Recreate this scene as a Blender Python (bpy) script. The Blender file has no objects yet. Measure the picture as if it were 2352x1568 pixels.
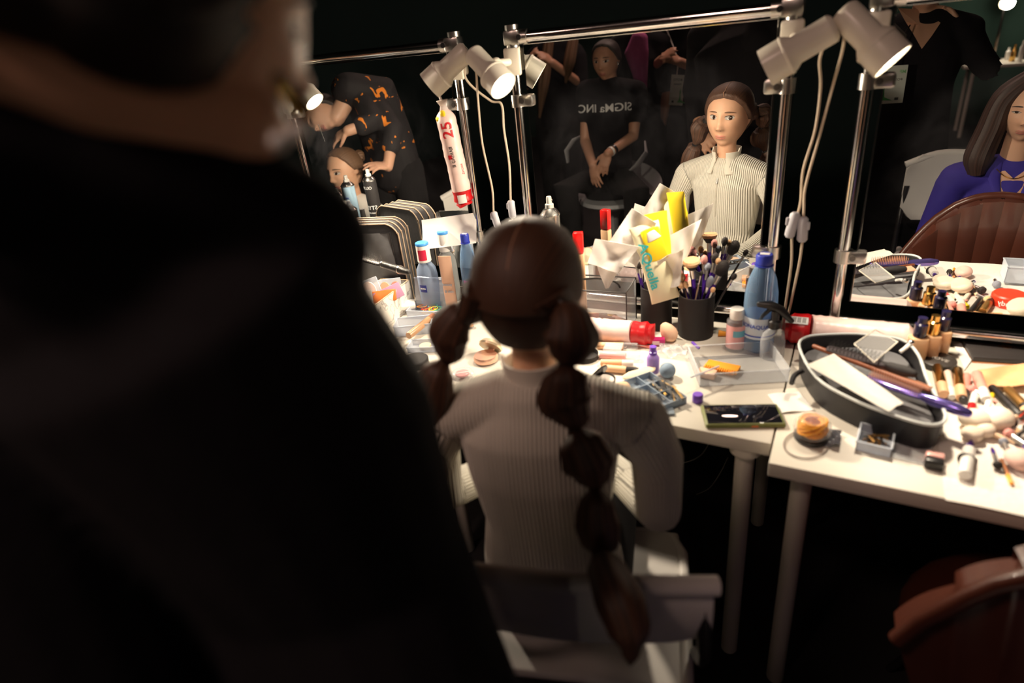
import bpy, bmesh, math, random
import numpy as np
from mathutils import Vector, Matrix, Euler
from mathutils.bvhtree import BVHTree
random.seed(7)
# ------------------------------------------------------------------ camera, world, exposure
scene = bpy.context.scene
YAW, PITCH, ROLL, FPX, CAMZ = math.radians(30.40), math.radians(26.82), math.radians(-6.67), 1414.5, 1.577
def cam_axes():
    cy, sy, cp, sp = math.cos(YAW), math.sin(YAW), math.cos(PITCH), math.sin(PITCH)
    fwd = np.array([-sy*cp, cy*cp, -sp]); right = np.array([cy, sy, 0.]); up = np.cross(right, fwd)
    cr, sr = math.cos(ROLL), math.sin(ROLL)
    return cr*right+sr*up, -sr*right+cr*up, fwd
CR, CU, CF = cam_axes()
cam_data = bpy.data.cameras.new('camera'); cam = bpy.data.objects.new('camera', cam_data)
scene.collection.objects.link(cam); scene.camera = cam
cam.matrix_world = Matrix(((CR[0], CU[0], -CF[0], 0), (CR[1], CU[1], -CF[1], 0), (CR[2], CU[2], -CF[2], CAMZ), (0, 0, 0, 1)))
cam_data.sensor_width = 36; cam_data.lens = 36*FPX/2352; cam_data.clip_start = .02; cam_data.clip_end = 40
cam_data.dof.use_dof = True; cam_data.dof.focus_distance = 2.25; cam_data.dof.aperture_fstop = 1.5
world = bpy.data.worlds.new('world'); scene.world = world; world.use_nodes = True
world.node_tree.nodes['Background'].inputs[0].default_value = (.9, .62, .5, 1)
world.node_tree.nodes['Background'].inputs[1].default_value = .05
scene.view_settings.view_transform = 'Standard'; scene.view_settings.look = 'None'
scene.view_settings.exposure = 0.0; scene.view_settings.gamma = 1
scene.view_settings.use_curve_mapping = False
scene.cycles.caustics_reflective = False; scene.cycles.caustics_refractive = False
scene.cycles.use_denoising = True; scene.cycles.sample_clamp_indirect = 4
scene.cycles.max_bounces = 10; scene.cycles.transparent_max_bounces = 24
LAMP_W = 7.8
# ------------------------------------------------------------------ rays of the photograph
def ray(px, py):
    d = CR*((px-1176)/FPX) - CU*((py-784)/FPX) + CF
    return d/np.linalg.norm(d)
def D(px, py, y):                     # point of the ray at depth y
    r = ray(px, py); r = r*(y/r[1]); return Vector((r[0], r[1], r[2]+CAMZ))
def Z(px, py, z=.73):                 # point of the ray at height z
    r = ray(px, py); r = r*((z-CAMZ)/r[2]); return Vector((r[0], r[1], r[2]+CAMZ))
MY = 1.74                             # plane of the mirrors
def W(px, py, y):                     # real point whose mirror image is seen at px,py; y real
    v = D(px, py, 2*MY-y); return Vector((v.x, y, v.z))
# ------------------------------------------------------------------ materials
MATS = {}
def mat(name, col, rough=.5, metal=0., noise=0., nscale=40., bump=0., trans=None, emit=None, coat=0., stretch=None, spec=.5, sheen=0.):
    if name in MATS: return MATS[name]
    m = bpy.data.materials.new(name); m.use_nodes = True; MATS[name] = m
    nt = m.node_tree; b = nt.nodes['Principled BSDF']; b.inputs['Base Color'].default_value = (*col, 1)
    b.inputs['Roughness'].default_value = rough; b.inputs['Metallic'].default_value = metal
    b.inputs['Coat Weight'].default_value = coat; b.inputs['Specular IOR Level'].default_value = spec
    b.inputs['Sheen Weight'].default_value = sheen
    tc = nt.nodes.new('ShaderNodeTexCoord'); mp = nt.nodes.new('ShaderNodeMapping'); nt.links.new(tc.outputs['Object'], mp.inputs[0])
    if stretch: mp.inputs['Scale'].default_value = stretch
    n = nt.nodes.new('ShaderNodeTexNoise'); n.inputs['Scale'].default_value = nscale; n.inputs['Detail'].default_value = 4
    nt.links.new(mp.outputs[0], n.inputs['Vector'])
    r = nt.nodes.new('ShaderNodeMapRange'); r.inputs[3].default_value = 1-max(noise, .02); r.inputs[4].default_value = 1+max(noise, .02)
    nt.links.new(n.outputs['Fac'], r.inputs[0])
    mx = nt.nodes.new('ShaderNodeVectorMath'); mx.operation = 'SCALE'; mx.inputs[0].default_value = col
    nt.links.new(r.outputs[0], mx.inputs['Scale']); nt.links.new(mx.outputs[0], b.inputs['Base Color'])
    if bump:
        bp = nt.nodes.new('ShaderNodeBump'); bp.inputs['Strength'].default_value = bump; bp.inputs['Distance'].default_value = .002
        nt.links.new(n.outputs['Fac'], bp.inputs['Height']); nt.links.new(bp.outputs[0], b.inputs['Normal'])
    if trans is not None:             # thin clear plastic: see-through with gloss and a little body colour
        tr = nt.nodes.new('ShaderNodeBsdfTransparent'); tr.inputs[0].default_value = (*[.6+.4*c for c in col], 1)
        ms = nt.nodes.new('ShaderNodeMixShader'); lw = nt.nodes.new('ShaderNodeLayerWeight'); lw.inputs['Blend'].default_value = .35
        mr = nt.nodes.new('ShaderNodeMapRange'); mr.inputs[3].default_value = 1-trans; mr.inputs[4].default_value = min(1, 1.45-trans)
        nt.links.new(lw.outputs['Facing'], mr.inputs[0]); nt.links.new(mr.outputs[0], ms.inputs[0])
        nt.links.new(tr.outputs[0], ms.inputs[1]); nt.links.new(b.outputs[0], ms.inputs[2])
        nt.links.new(ms.outputs[0], nt.nodes['Material Output'].inputs[0])
    if emit:
        b.inputs['Emission Color'].default_value = (*emit[:3], 1); b.inputs['Emission Strength'].default_value = emit[3]
    return m
def knit_mat(name, col, k, depth=.9, rough=.85):
    m = mat(name, col, rough, 0, .03, 60, sheen=.3); nt = m.node_tree; b = nt.nodes['Principled BSDF']
    at = nt.nodes.new('ShaderNodeAttribute'); at.attribute_name = 'rib'
    mu = nt.nodes.new('ShaderNodeMath'); mu.operation = 'MULTIPLY'; mu.inputs[1].default_value = k; nt.links.new(at.outputs['Fac'], mu.inputs[0])
    s = nt.nodes.new('ShaderNodeMath'); s.operation = 'SINE'; nt.links.new(mu.outputs[0], s.inputs[0])
    bp = nt.nodes.new('ShaderNodeBump'); bp.inputs['Strength'].default_value = depth; bp.inputs['Distance'].default_value = .0022
    nt.links.new(s.outputs[0], bp.inputs['Height']); nt.links.new(bp.outputs[0], b.inputs['Normal'])
    return m
def marble_mat(name, c1, c2, scale=9, rough=.3):
    m = mat(name, c1, rough); nt = m.node_tree; b = nt.nodes['Principled BSDF']
    tc = nt.nodes.new('ShaderNodeTexCoord'); n = nt.nodes.new('ShaderNodeTexNoise'); n.inputs['Scale'].default_value = scale; n.inputs['Distortion'].default_value = 1.6
    nt.links.new(tc.outputs['Object'], n.inputs['Vector'])
    cr = nt.nodes.new('ShaderNodeValToRGB'); e = cr.color_ramp.elements
    e[0].position = .47; e[0].color = (*c1, 1); e[1].position = .54; e[1].color = (*c1, 1); x = e.new(.505); x.color = (*c2, 1)
    nt.links.new(n.outputs['Fac'], cr.inputs[0]); nt.links.new(cr.outputs[0], b.inputs['Base Color'])
    return m
def skin(name, col): return mat(name, col, .5, 0, .05, 30, spec=.35)
WHITE = mat('white_laminate', (.70, .66, .58), .45, 0, .03, 6)
LAMPW = mat('cream_enamel', (.88, .83, .71), .3, 0, .02, 20)
CHROME = mat('chrome', (.80, .78, .77), .13, 1., .03, 15)
CLAMP = mat('satin_nickel', (.75, .72, .68), .28, 1., .04, 40)
BLACKP = mat('black_plastic', (.012, .011, .012), .35, 0, .1, 30)
BLACKM = mat('black_matte', (.014, .012, .013), .75, 0, .15, 60)
BLACKCLOTH = mat('black_cloth', (.012, .010, .012), .9, 0, .25, 90, .3, sheen=.15)
CLEAR = mat('clear_plastic', (.8, .82, .85), .12, trans=.88)
CLEARM = mat('milky_plastic', (.72, .77, .85), .25, trans=.55)
WATERB = mat('blue_bottle_plastic', (.35, .58, .88), .08, trans=.80)
GLASSL = mat('pale_liquid', (.45, .58, .8), .1, trans=.68)
BLUECAP = mat('blue_cap', (.03, .05, .42), .35)
SKYCAP = mat('sky_blue_cap', (.06, .28, .68), .35)
WPLA = mat('white_plastic', (.82, .80, .76), .35)
PAPER = mat('white_paper', (.85, .83, .80), .8, 0, .05, 25, .3)
RED = mat('red_plastic', (.48, .010, .014), .3, 0, .1, 30)
PINKW = mat('pinkish_film', (.84, .62, .57), .35, 0, .12, 18, .6)
GOLD = mat('gold_metal', (.80, .48, .14), .2, 1.)
ROSE = mat('rose_gold', (.88, .55, .42), .35, .8)
PURP = mat('purple_metal', (.10, .03, .40), .22, .75)
PURPP = mat('purple_plastic', (.16, .06, .50), .3)
LILAC = mat('lilac_plastic', (.38, .24, .72), .3, trans=.25)
BEIGE = mat('beige_makeup', (.78, .47, .27), .55)
NUDE = mat('nude_pink', (.78, .42, .34), .4)
CORAL = mat('coral_gloss', (.75, .25, .2), .25)
ORANGE = mat('orange_plastic', (.90, .36, .03), .4)
YELLOW = mat('yellow_plastic', (.93, .66, .02), .35)
BRISTLE = mat('black_bristle', (.02, .015, .015), .8, 0, .3, 300, .8)
BRISTT = mat('tan_bristle', (.80, .50, .27), .85, 0, .2, 300, .8)
BRISTG = mat('grey_bristle', (.25, .27, .33), .8, 0, .2, 300, .8)
BRISTR = mat('rosy_bristle', (.62, .27, .24), .8, 0, .2, 300, .8)
SPONGE = mat('beige_sponge', (.82, .52, .36), .9, 0, .12, 60, .4)
GREYT = mat('translucent_grey', (.34, .42, .52), .4, trans=.4)
BROWNW = mat('brown_wood', (.20, .06, .025), .4, 0, .25, 30, stretch=(1, 8, 1))
SILVER = mat('silver_metal', (.66, .65, .63), .25, 1.)
TEXTW = mat('white_print', (.8, .8, .8), .6); TEXTR = mat('red_print', (.6, .01, .02), .5); TEXTK = mat('black_print', (.02, .02, .02), .6)
TEAL = mat('teal_print', (.02, .35, .38), .5); GREENP = mat('green_print', (.05, .35, .08), .6); BLUEPR = mat('blue_print', (.04, .10, .5), .5)
CORD = mat('beige_cord', (.62, .52, .40), .5)
# ------------------------------------------------------------------ geometry builder
def basis(d, side=None):
    d = Vector(d).normalized(); s = Vector(side) if side is not None else (Vector((1, 0, 0)) if abs(d.x) < .8 else Vector((0, 1, 0)))
    s = (s-d*s.dot(d)).normalized(); return s, d.cross(s).normalized(), d
class G:
    def __init__(self): self.bm = bmesh.new()
    def _add(self, vs, fs):
        v = [self.bm.verts.new(p) for p in vs]
        for f in fs:
            try: self.bm.faces.new([v[i] for i in f])
            except ValueError: pass
        return self
    def box(self, c, s, rot=None, bev=0., seg=2):
        b = bmesh.new(); bmesh.ops.create_cube(b, size=1); 
        for v in b.verts: v.co = Vector((v.co.x*s[0], v.co.y*s[1], v.co.z*s[2]))
        if bev: bmesh.ops.bevel(b, geom=list(b.edges), offset=min(bev, min(s)*.49), segments=seg, affect='EDGES', profile=.5)
        R = (Euler(rot).to_matrix() if rot is not None else Matrix.Identity(3)); c = Vector(c)
        for v in b.verts: v.co = R @ v.co + c
        b.verts.index_update(); self._add([v.co.copy() for v in b.verts], [[v.index for v in f.verts] for f in b.faces]); b.free(); return self
    def loft(self, pts, radii, n=16, side=None, cap=True, round_=False):
        pts = [Vector(p) for p in pts]; rs = [(r, r) if not isinstance(r, (tuple, list)) else r for r in radii]
        if round_:
            d0 = (pts[0]-pts[1]).normalized(); d1 = (pts[-1]-pts[-2]).normalized(); a, z = rs[0], rs[-1]
            P0, R0, P1, R1 = [], [], [], []
            for t in (.95, .75, .45):
                c = math.sqrt(1-t*t)
                P0.append(pts[0]+d0*min(a)*t); R0.append((a[0]*c, a[1]*c)); P1.insert(0, pts[-1]+d1*min(z)*t); R1.insert(0, (z[0]*c, z[1]*c))
            pts = P0+pts+P1; rs = R0+rs+R1
        vs, fs, s = [], [], side
        for i, p in enumerate(pts):
            d = pts[min(i+1, len(pts)-1)]-pts[max(i-1, 0)]
            if d.length < 1e-9: d = Vector((0, 0, 1))
            a, b, _ = basis(d, s); s = a
            for k in range(n):
                t = 2*math.pi*k/n; vs.append(p+a*(rs[i][0]*math.cos(t))+b*(rs[i][1]*math.sin(t)))
        for i in range(len(pts)-1):
            for k in range(n): fs.append((i*n+k, i*n+(k+1) % n, (i+1)*n+(k+1) % n, (i+1)*n+k))
        if cap: fs.append(tuple(range(n))[::-1]); fs.append(tuple((len(pts)-1)*n+k for k in range(n)))
        return self._add(vs, fs)
    def cyl(self, a, b, r, r2=None, n=20): return self.loft([a, b], [r, r if r2 is None else r2], n)
    def tube(self, pts, r, n=8, smooth=4):
        p = [Vector(q) for q in pts]
        if smooth and len(p) > 2:
            o = []
            for i in range(len(p)-1):
                a, b, c, d = p[max(i-1, 0)], p[i], p[i+1], p[min(i+2, len(p)-1)]
                for k in range(smooth):
                    t = k/smooth; o.append(.5*((2*b)+(c-a)*t+(2*a-5*b+4*c-d)*t*t+(3*b-a-3*c+d)*t**3))
            p = o+[p[-1]]
        return self.loft(p, [r]*len(p), n)
    def lathe(self, prof, n=28, c=(0, 0, 0), axis=None, cap=True):     # prof: (r, h)
        c = Vector(c); a, b, d = basis(axis or (0, 0, 1)); vs, fs = [], []
        for r, h in prof:
            for k in range(n): t = 2*math.pi*k/n; vs.append(c+a*r*math.cos(t)+b*r*math.sin(t)+d*h)
        for i in range(len(prof)-1):
            for k in range(n): fs.append((i*n+k, i*n+(k+1) % n, (i+1)*n+(k+1) % n, (i+1)*n+k))
        if cap:
            if prof[0][0] > 1e-5: fs.append(tuple(range(n))[::-1])
            if prof[-1][0] > 1e-5: fs.append(tuple((len(prof)-1)*n+k for k in range(n)))
        return self._add(vs, fs)
    def ball(self, c, r, s=(1, 1, 1), n=16, rot=None):
        b = bmesh.new(); bmesh.ops.create_uvsphere(b, u_segments=n, v_segments=max(6, n*2//3), radius=1)
        R = Euler(rot).to_matrix() if rot is not None else Matrix.Identity(3)
        for v in b.verts: v.co = R @ Vector((v.co.x*r*s[0], v.co.y*r*s[1], v.co.z*r*s[2]))+Vector(c)
        b.verts.index_update(); self._add([v.co.copy() for v in b.verts], [[v.index for v in f.verts] for f in b.faces]); b.free(); return self
    def sheet(self, f, nu, nv, th=.0006):          # f(u,v)->point ; closed thin sheet
        vs = [Vector(f(u/nu, v/nv)) for v in range(nv+1) for u in range(nu+1)]; N = len(vs); fs = []
        idx = lambda u, v: v*(nu+1)+u
        nor = [Vector((0, 0, 0)) for _ in vs]
        for v in range(nv):
            for u in range(nu):
                q = (idx(u, v), idx(u+1, v), idx(u+1, v+1), idx(u, v+1)); nn = (vs[q[1]]-vs[q[0]]).cross(vs[q[3]]-vs[q[0]])
                for i in q: nor[i] += nn
                fs.append(q)
        for i in range(N):
            if nor[i].length > 0: nor[i].normalize()
        vs += [vs[i]-nor[i]*th for i in range(N)]; fs += [tuple(i+N for i in q[::-1]) for q in fs]
        rim = [idx(u, 0) for u in range(nu+1)]+[idx(nu, v) for v in range(1, nv+1)]+[idx(u, nv) for u in range(nu-1, -1, -1)]+[idx(0, v) for v in range(nv-1, 0, -1)]
        for i in range(len(rim)): a, b = rim[i], rim[(i+1) % len(rim)]; fs.append((b, a, a+N, b+N))
        return self._add(vs, fs)
    def raw(self, vs, fs): return self._add(vs, fs)
    def mesh(self, name, smooth=True):
        bmesh.ops.recalc_face_normals(self.bm, faces=list(self.bm.faces)); me = bpy.data.meshes.new(name); self.bm.to_mesh(me); self.bm.free()
        if smooth:
            for p in me.polygons: p.use_smooth = True
            try: me.set_sharp_from_angle(angle=math.radians(40))
            except Exception: pass
        return me
def text_mesh(s, size, depth=.0004, font_scale_x=1.):
    cu = bpy.data.curves.new('t', 'FONT'); cu.body = s; cu.size = size; cu.extrude = depth; cu.align_x = 'CENTER'; cu.align_y = 'CENTER'; cu.offset = size*.012
    o = bpy.data.objects.new('t', cu); scene.collection.objects.link(o); dg = bpy.context.evaluated_depsgraph_get(); dg.update()
    me = bpy.data.meshes.new_from_object(o.evaluated_get(dg)); bpy.data.objects.remove(o)
    for v in me.vertices: v.co.x *= font_scale_x
    me.materials.clear(); return me
def link(o): scene.collection.objects.link(o); return o
def structure(name, g, m):
    o = link(bpy.data.objects.new(name, g.mesh(name, False))); o.data.materials.append(m); o['kind'] = 'structure'; return o
class Item:                             # a thing: Empty root with parts; parts are built in root's frame
    def __init__(self, name, label, cat, loc=(0, 0, 0), rot=(0, 0, 0), group=None):
        self.o = link(bpy.data.objects.new(name, None)); self.o.empty_display_size = .02
        self.M = Matrix.Translation(Vector(loc)) @ (Euler(rot).to_matrix().to_4x4() if not isinstance(rot, Matrix) else rot.to_4x4())
        self.o.matrix_world = self.M; self.o['label'] = label; self.o['category'] = cat
        if group: self.o['group'] = group
        self.inv = self.M.inverted()
    def part(self, name, g, m, parent=None, label=None, world=False, smooth=True, kind=None):
        me = g.mesh(name, smooth) if isinstance(g, G) else g
        if world: me.transform(self.inv)
        o = link(bpy.data.objects.new(name, me)); o.parent = parent or self.o; me.materials.append(m)
        if label: o['label'] = label
        if kind: o['kind'] = kind
        return o
    def text(self, s, size, c, right, up, m, name='lettering', sx=1., parent=None):
        me = text_mesh(s, size, .0003, sx); r = Vector(right).normalized(); u = Vector(up).normalized(); n = r.cross(u)
        me.transform(Matrix.Translation(Vector(c)) @ Matrix((r, u, n)).transposed().to_4x4())
        return self.part(name, me, m, parent, smooth=False)
    def textcyl(self, s, size, R, z, ang, m, name='lettering', sx=1., vert=False, flip=1):   # wrapped on a cylinder about local z, ang = facing angle
        me = text_mesh(s, size, .0003, sx)
        for v in me.vertices:
            x, y, d = (v.co.x, v.co.y, v.co.z)
            if vert: x, y = (-y*flip, x*flip)
            t = ang+x/R; rr = R+.0006+d; v.co = (rr*math.cos(t), rr*math.sin(t), z+y)
        return self.part(name, me, m, smooth=False)
def single(name, label, cat, g, m, loc=(0, 0, 0), rot=(0, 0, 0), group=None, smooth=True, kind=None):
    me = g.mesh(name, smooth) if isinstance(g, G) else g
    o = link(bpy.data.objects.new(name, me)); me.materials.append(m)
    o.matrix_world = Matrix.Translation(Vector(loc)) @ Euler(rot).to_matrix().to_4x4() if not isinstance(rot, Matrix) else Matrix.Translation(Vector(loc)) @ rot.to_4x4()
    o['label'] = label; o['category'] = cat
    if group: o['group'] = group
    if kind: o['kind'] = kind
    return o
def remesh(me, voxel, it=4):
    o = link(bpy.data.objects.new('r', me)); m = o.modifiers.new('r', 'REMESH'); m.mode = 'VOXEL'; m.voxel_size = voxel
    if it: s = o.modifiers.new('s', 'SMOOTH'); s.iterations = it; s.factor = .5
    dg = bpy.context.evaluated_depsgraph_get(); dg.update(); r = bpy.data.meshes.new_from_object(o.evaluated_get(dg))
    bpy.data.objects.remove(o); 
    for p in r.polygons: p.use_smooth = True
    return r
def bvh(me, M=None):
    vs = [(M @ v.co if M else v.co.copy()) for v in me.vertices]; return BVHTree.FromPolygons(vs, [tuple(p.vertices) for p in me.polygons])
# ------------------------------------------------------------------ the room
DARKTEAL = mat('dark_teal_wall', (.004, .020, .019), .9, 0, .12, 3, .2)
DARKFLOOR = mat('dark_floor', (.005, .0045, .005), .8, 0, .2, 5)
structure('floor', G().box((-.5, -1.6, -.025), (10, 8.4, .05)), DARKFLOOR)
structure('ceiling', G().box((-.5, -1.6, 3.55), (10, 8.4, .1)), mat('dark_ceiling', (.004, .010, .010), .9))
structure('wall_back', G().box((-.5, 2.6, 1.75), (10, .1, 3.5)), DARKTEAL)
structure('wall_front', G().box((-.5, -5.8, 1.75), (10, .1, 3.5)), mat('green_wall', (.010, .034, .026), .9, 0, .15, 2))
structure('wall_left', G().box((-5.5, -1.6, 1.75), (.1, 8.4, 3.5)), DARKTEAL)
structure('wall_right', G().box((4.5, -1.6, 1.75), (.1, 8.4, 3.5)), DARKTEAL)
TZ = .73
# ------------------------------------------------------------------ tables
def table(x0, x1, y0, y1, label, legs):
    it = Item('makeup_table', label, 'table', ((x0+x1)/2, (y0+y1)/2, 0), group='white makeup tables in a row')
    it.part('tabletop', G().box((0, 0, TZ-.017), (x1-x0, y1-y0, .034), bev=.002), WHITE)
    for lx, ly in legs: it.part('leg', G().lathe([(.019, .0), (.021, .004), (.021, .675), (.034, .676), (.034, .6955)], 24, (lx-(x0+x1)/2, ly-(y0+y1)/2, .0)), WHITE)
    return it
table(-1.078, -.078, 1.172, 1.79, 'white table in front of the braided girl', [(-1.0, 1.25), (-.132, 1.165+.04), (-1.0, 1.72), (-.132, 1.72)])
table(-.074, .926, 1.105, 1.79, 'white table on the right carrying the open black zip bag', [(-.01, 1.165), (.86, 1.165), (-.02, 1.72), (.86, 1.72)])
table(-2.082, -1.082, 1.172, 1.79, 'white table on the left carrying the black case and marbled box', [(-2.0, 1.25), (-1.15, 1.25), (-2.0, 1.72), (-1.15, 1.72)])
# paper towel on the right table, lapping over its edge
def towel(u, v):
    x = .228+u*.60; y = 1.099+v*.36; return (x, y, TZ+.0016+.0008*math.sin(40*x)*math.sin(33*y))
single('paper_towel', 'white textured paper towel spread on the right table under the brushes', 'towel', G().sheet(towel, 30, 20, .0009), mat('towel_paper', (.88, .84, .78), .9, 0, .04, 90, .8))
# ------------------------------------------------------------------ mirrors on chrome frames
mm = bpy.data.materials.new('mirror_glass'); mm.use_nodes = True; _nt = mm.node_tree; _b = _nt.nodes['Principled BSDF']
_b.inputs['Base Color'].default_value = (.90, .91, .90, 1); _b.inputs['Metallic'].default_value = 1; _b.inputs['Roughness'].default_value = .0
_d = _nt.nodes.new('ShaderNodeBsdfDiffuse'); _d.inputs[0].default_value = (.75, .72, .8, 1); _mx = _nt.nodes.new('ShaderNodeMixShader')
_n = _nt.nodes.new('ShaderNodeTexNoise'); _n.inputs['Scale'].default_value = 7; _n.inputs['Detail'].default_value = 8; _n.inputs['Distortion'].default_value = 1.2
_r = _nt.nodes.new('ShaderNodeMapRange'); _r.inputs[1].default_value = .38; _r.inputs[2].default_value = .75; _r.inputs[3].default_value = .0005; _r.inputs[4].default_value = .004
_tc = _nt.nodes.new('ShaderNodeTexCoord'); _nt.links.new(_tc.outputs['Object'], _n.inputs['Vector']); _nt.links.new(_n.outputs[0], _r.inputs[0]); _nt.links.new(_r.outputs[0], _mx.inputs[0])
_nt.links.new(_b.outputs[0], _mx.inputs[1]); _nt.links.new(_d.outputs[0], _mx.inputs[2]); _nt.links.new(_mx.outputs[0], _nt.nodes['Material Output'].inputs[0])
def mirror(xl, xr, label):
    cx = (xl+xr)/2; w = xr-xl; it = Item('standing_mirror', label, 'mirror', (cx, MY, TZ), group='framed makeup mirrors'); h = w/2; zz = lambda z: z-TZ
    r = .0155
    for s in (-1, 1):
        it.part('pole', G().cyl((s*h, 0, zz(.735)), (s*h, 0, zz(1.572)), r, n=24), CHROME)
        g = G().box((s*(h-.004), 0, zz(1.552)), (.050, .040, .040), bev=.006).cyl((s*h, 0, zz(1.526)), (s*h, 0, zz(1.585)), .0195)
        g.cyl((s*(h-.05), 0, zz(1.552)), (s*(h-.01), 0, zz(1.552)), .0195); c = it.part('corner_joint', g, CLAMP)
        it.part('screw', G().cyl((s*(h-.030), -.0185, zz(1.552)), (s*(h-.030), -.0225, zz(1.552)), .0075, n=16), BLACKP, c)
        for z in (.958, 1.383):
            g = G().cyl((s*h, 0, zz(z-.017)), (s*h, 0, zz(z+.017)), .0215, n=24).box((s*(h-.028), -.006, zz(z)), (.052, .024, .034), bev=.007)
            c = it.part('mirror_clamp', g, CLAMP); it.part('screw', G().cyl((s*(h-.022), -.0175, zz(z)), (s*(h-.022), -.0205, zz(z)), .0075, n=16).cyl((s*(h-.022), -.0205, zz(z)), (s*(h-.022), -.0212, zz(z)), .004, n=6), mat('screw_steel', (.25, .23, .22), .35, 1), c)
        it.part('foot', G().box((s*h, -.005, zz(.7395)), (.034, .082, .018), bev=.004), BLACKP)
    it.part('top_rail', G().cyl((-h, 0, zz(1.552)), (h, 0, zz(1.552)), r, n=24), CHROME)
    it.part('bottom_rail', G().cyl((-h, 0, zz(.772)), (h, 0, zz(.772)), r, n=24), CHROME)
    p = it.part('mirror_pane', G().box((0, 0, zz(1.182)), (w-.066, .004, .700), bev=.0008, seg=1), mm, smooth=False)
    it.part('backing_board', G().box((0, .0045, zz(1.182)), (w-.060, .004, .706)), BLACKP)
    return it
PX = [-1.835, -1.098, -.903, -.163, .009, .749]
mirror(PX[0], PX[1], 'chrome-framed mirror on the left, with a pads packet hung on its pole')
mirror(PX[2], PX[3], 'chrome-framed centre mirror showing the face of the girl in white')
mirror(PX[4], PX[5], 'chrome-framed mirror on the right, showing the brown leather chair')
# ------------------------------------------------------------------ clamp spotlights
BULB = mat('glowing_bulb', (1, .95, .85), .4, emit=(1, .86, .66, 9))
def lamp(label, rearpx, frontpx, c, y, pole_x, pole_z, cord_end=None, on=True, switch=None, L=.150, power=1.):
    F = D(*frontpx, y); v = Vector(ray(*frontpx)); w = Vector(ray(*rearpx))-v; e = (w-v*w.dot(v)).normalized()
    ax = (-math.sqrt(1-c*c)*e-c*v).normalized()
    R = basis(ax); rot = Matrix((R[0], R[1], R[2])).transposed()       # local +z = beam
    it = Item('clamp_spotlight', label, 'lamp', F, rot, group='clamp spotlights on the mirror poles')
    prof = [(.0, -L), (.022, -L), (.029, -L+.006), (.030, -L+.012), (.030, -.068), (.0385, -.056), (.041, -.045), (.0415, .0), (.0385, .0), (.0375, -.045), (.028, -.06), (.0, -.06)]
    it.part('shade', G().lathe(prof, 32, cap=False), LAMPW)
    it.part('rim_ring', G().lathe([(.0415, -.052), (.0425, -.050), (.0425, -.046), (.0415, -.044)], 32, cap=False), LAMPW)
    it.part('bulb', G().lathe([(0, -.004), (.02, -.005), (.033, -.010), (.037, -.016), (.03, -.045), (.015, -.055), (0, -.055)], 28, cap=False), BULB if on else WPLA)
    P = it.inv @ Vector((pole_x, MY, pole_z)); mid = Vector((0, 0, -L*.62)); d = (P-mid); j = mid+Vector((d.x, d.y, 0)).normalized()*.030
    it.part('bracket', G().tube([j, j+(P-j)*.5, P], .011, 10), LAMPW)
    it.part('pivot_knob', G().ball(j+(P-j)*.18, .016, n=14), LAMPW)
    cw = Vector((pole_x, MY, pole_z))
    cg = G().box(cw+Vector((0, -.012, 0)), (.052, .016, .075), bev=.007).box(cw+Vector((0, .018, .004)), (.048, .016, .06), bev=.007).cyl(cw+Vector((-.02, 0, .03)), cw+Vector((.02, 0, .03)), .008)
    it.part('pole_clip', cg, LAMPW, world=True)
    if cord_end:
        s = it.M @ Vector((0, 0, -L+.003)); pts = [s]+[Vector(q) for q in cord_end]
        cd = it.part('cord', G().tube(pts, .0032, 8, 8), CORD, world=True)
        if switch:
            a, b = Vector(switch[0]), Vector(switch[1]); m = (a+b)/2; x, y_, z_ = basis(b-a)
            g = G().loft([a, a+(b-a)*.08, a+(b-a)*.92, b], [(.008, .007), (.0125, .0095), (.0125, .0095), (.008, .007)], 12)
            g.box(m+Vector((.012 if switch[2] > 0 else -.012, -.002, .01)), (.008, .008, .02), bev=.002)
            it.part('cord_switch', g, mat('pale_grey_switch', (.55, .56, .62), .45), cd, world=True)
    if on:
        ld = bpy.data.lights.new('spot', 'AREA'); ld.shape = 'DISK'; ld.size = .07; ld.energy = LAMP_W*power; ld.color = (1, .84, .64); ld.spread = math.radians(125)
        lo = link(bpy.data.objects.new('light_beam', ld)); lo.parent = it.o; lo.matrix_local = Matrix.Translation((0, 0, .003)) @ Matrix.Rotation(math.pi, 4, 'X')
    return it
lamp('cream spotlight tilted left above the hanging pads packet', (1048, 140), (987, 197), -.12, 1.62, PX[1], 1.49,
     [D(1070, 180, 1.70), D(1125, 230, 1.72), D(1152, 240, 1.72), D(1158, 300, 1.72), D(1170, 380, 1.72), D(1173, 462, 1.72), D(1176, 490, 1.72), D(1185, 600, 1.73), Z(1190, 690)+Vector((0, .08, .004))], switch=(D(1173, 460, 1.72), D(1178, 500, 1.72), 0))
lamp('cream spotlight between the left and centre mirrors, glowing disc turned to the viewer', (1088, 125), (1156, 198), .57, 1.62, PX[2], 1.49,
     [D(1094, 170, 1.66), D(1098, 230, 1.68), D(1108, 330, 1.69), D(1130, 430, 1.69), D(1134, 488, 1.69), D(1142, 512, 1.69), D(1158, 600, 1.70), Z(1168, 700)+Vector((0, .08, .004))], switch=(D(1133, 486, 1.69), D(1144, 522, 1.69), 0))
lamp('cream spotlight seen from behind at the right pole of the centre mirror', (1890, 78), (1757, 157), -.06, 1.58, PX[3], 1.49,
     [D(1884, 130, 1.64), D(1885, 200, 1.67), D(1872, 300, 1.67), D(1845, 390, 1.67), D(1838, 470, 1.66), D(1820, 530, 1.65), D(1818, 600, 1.66), D(1806, 690, 1.69), Z(1797, 745)+Vector((0, 0, .004))], switch=(D(1828, 488, 1.645), D(1812, 545, 1.645), -1))
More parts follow.
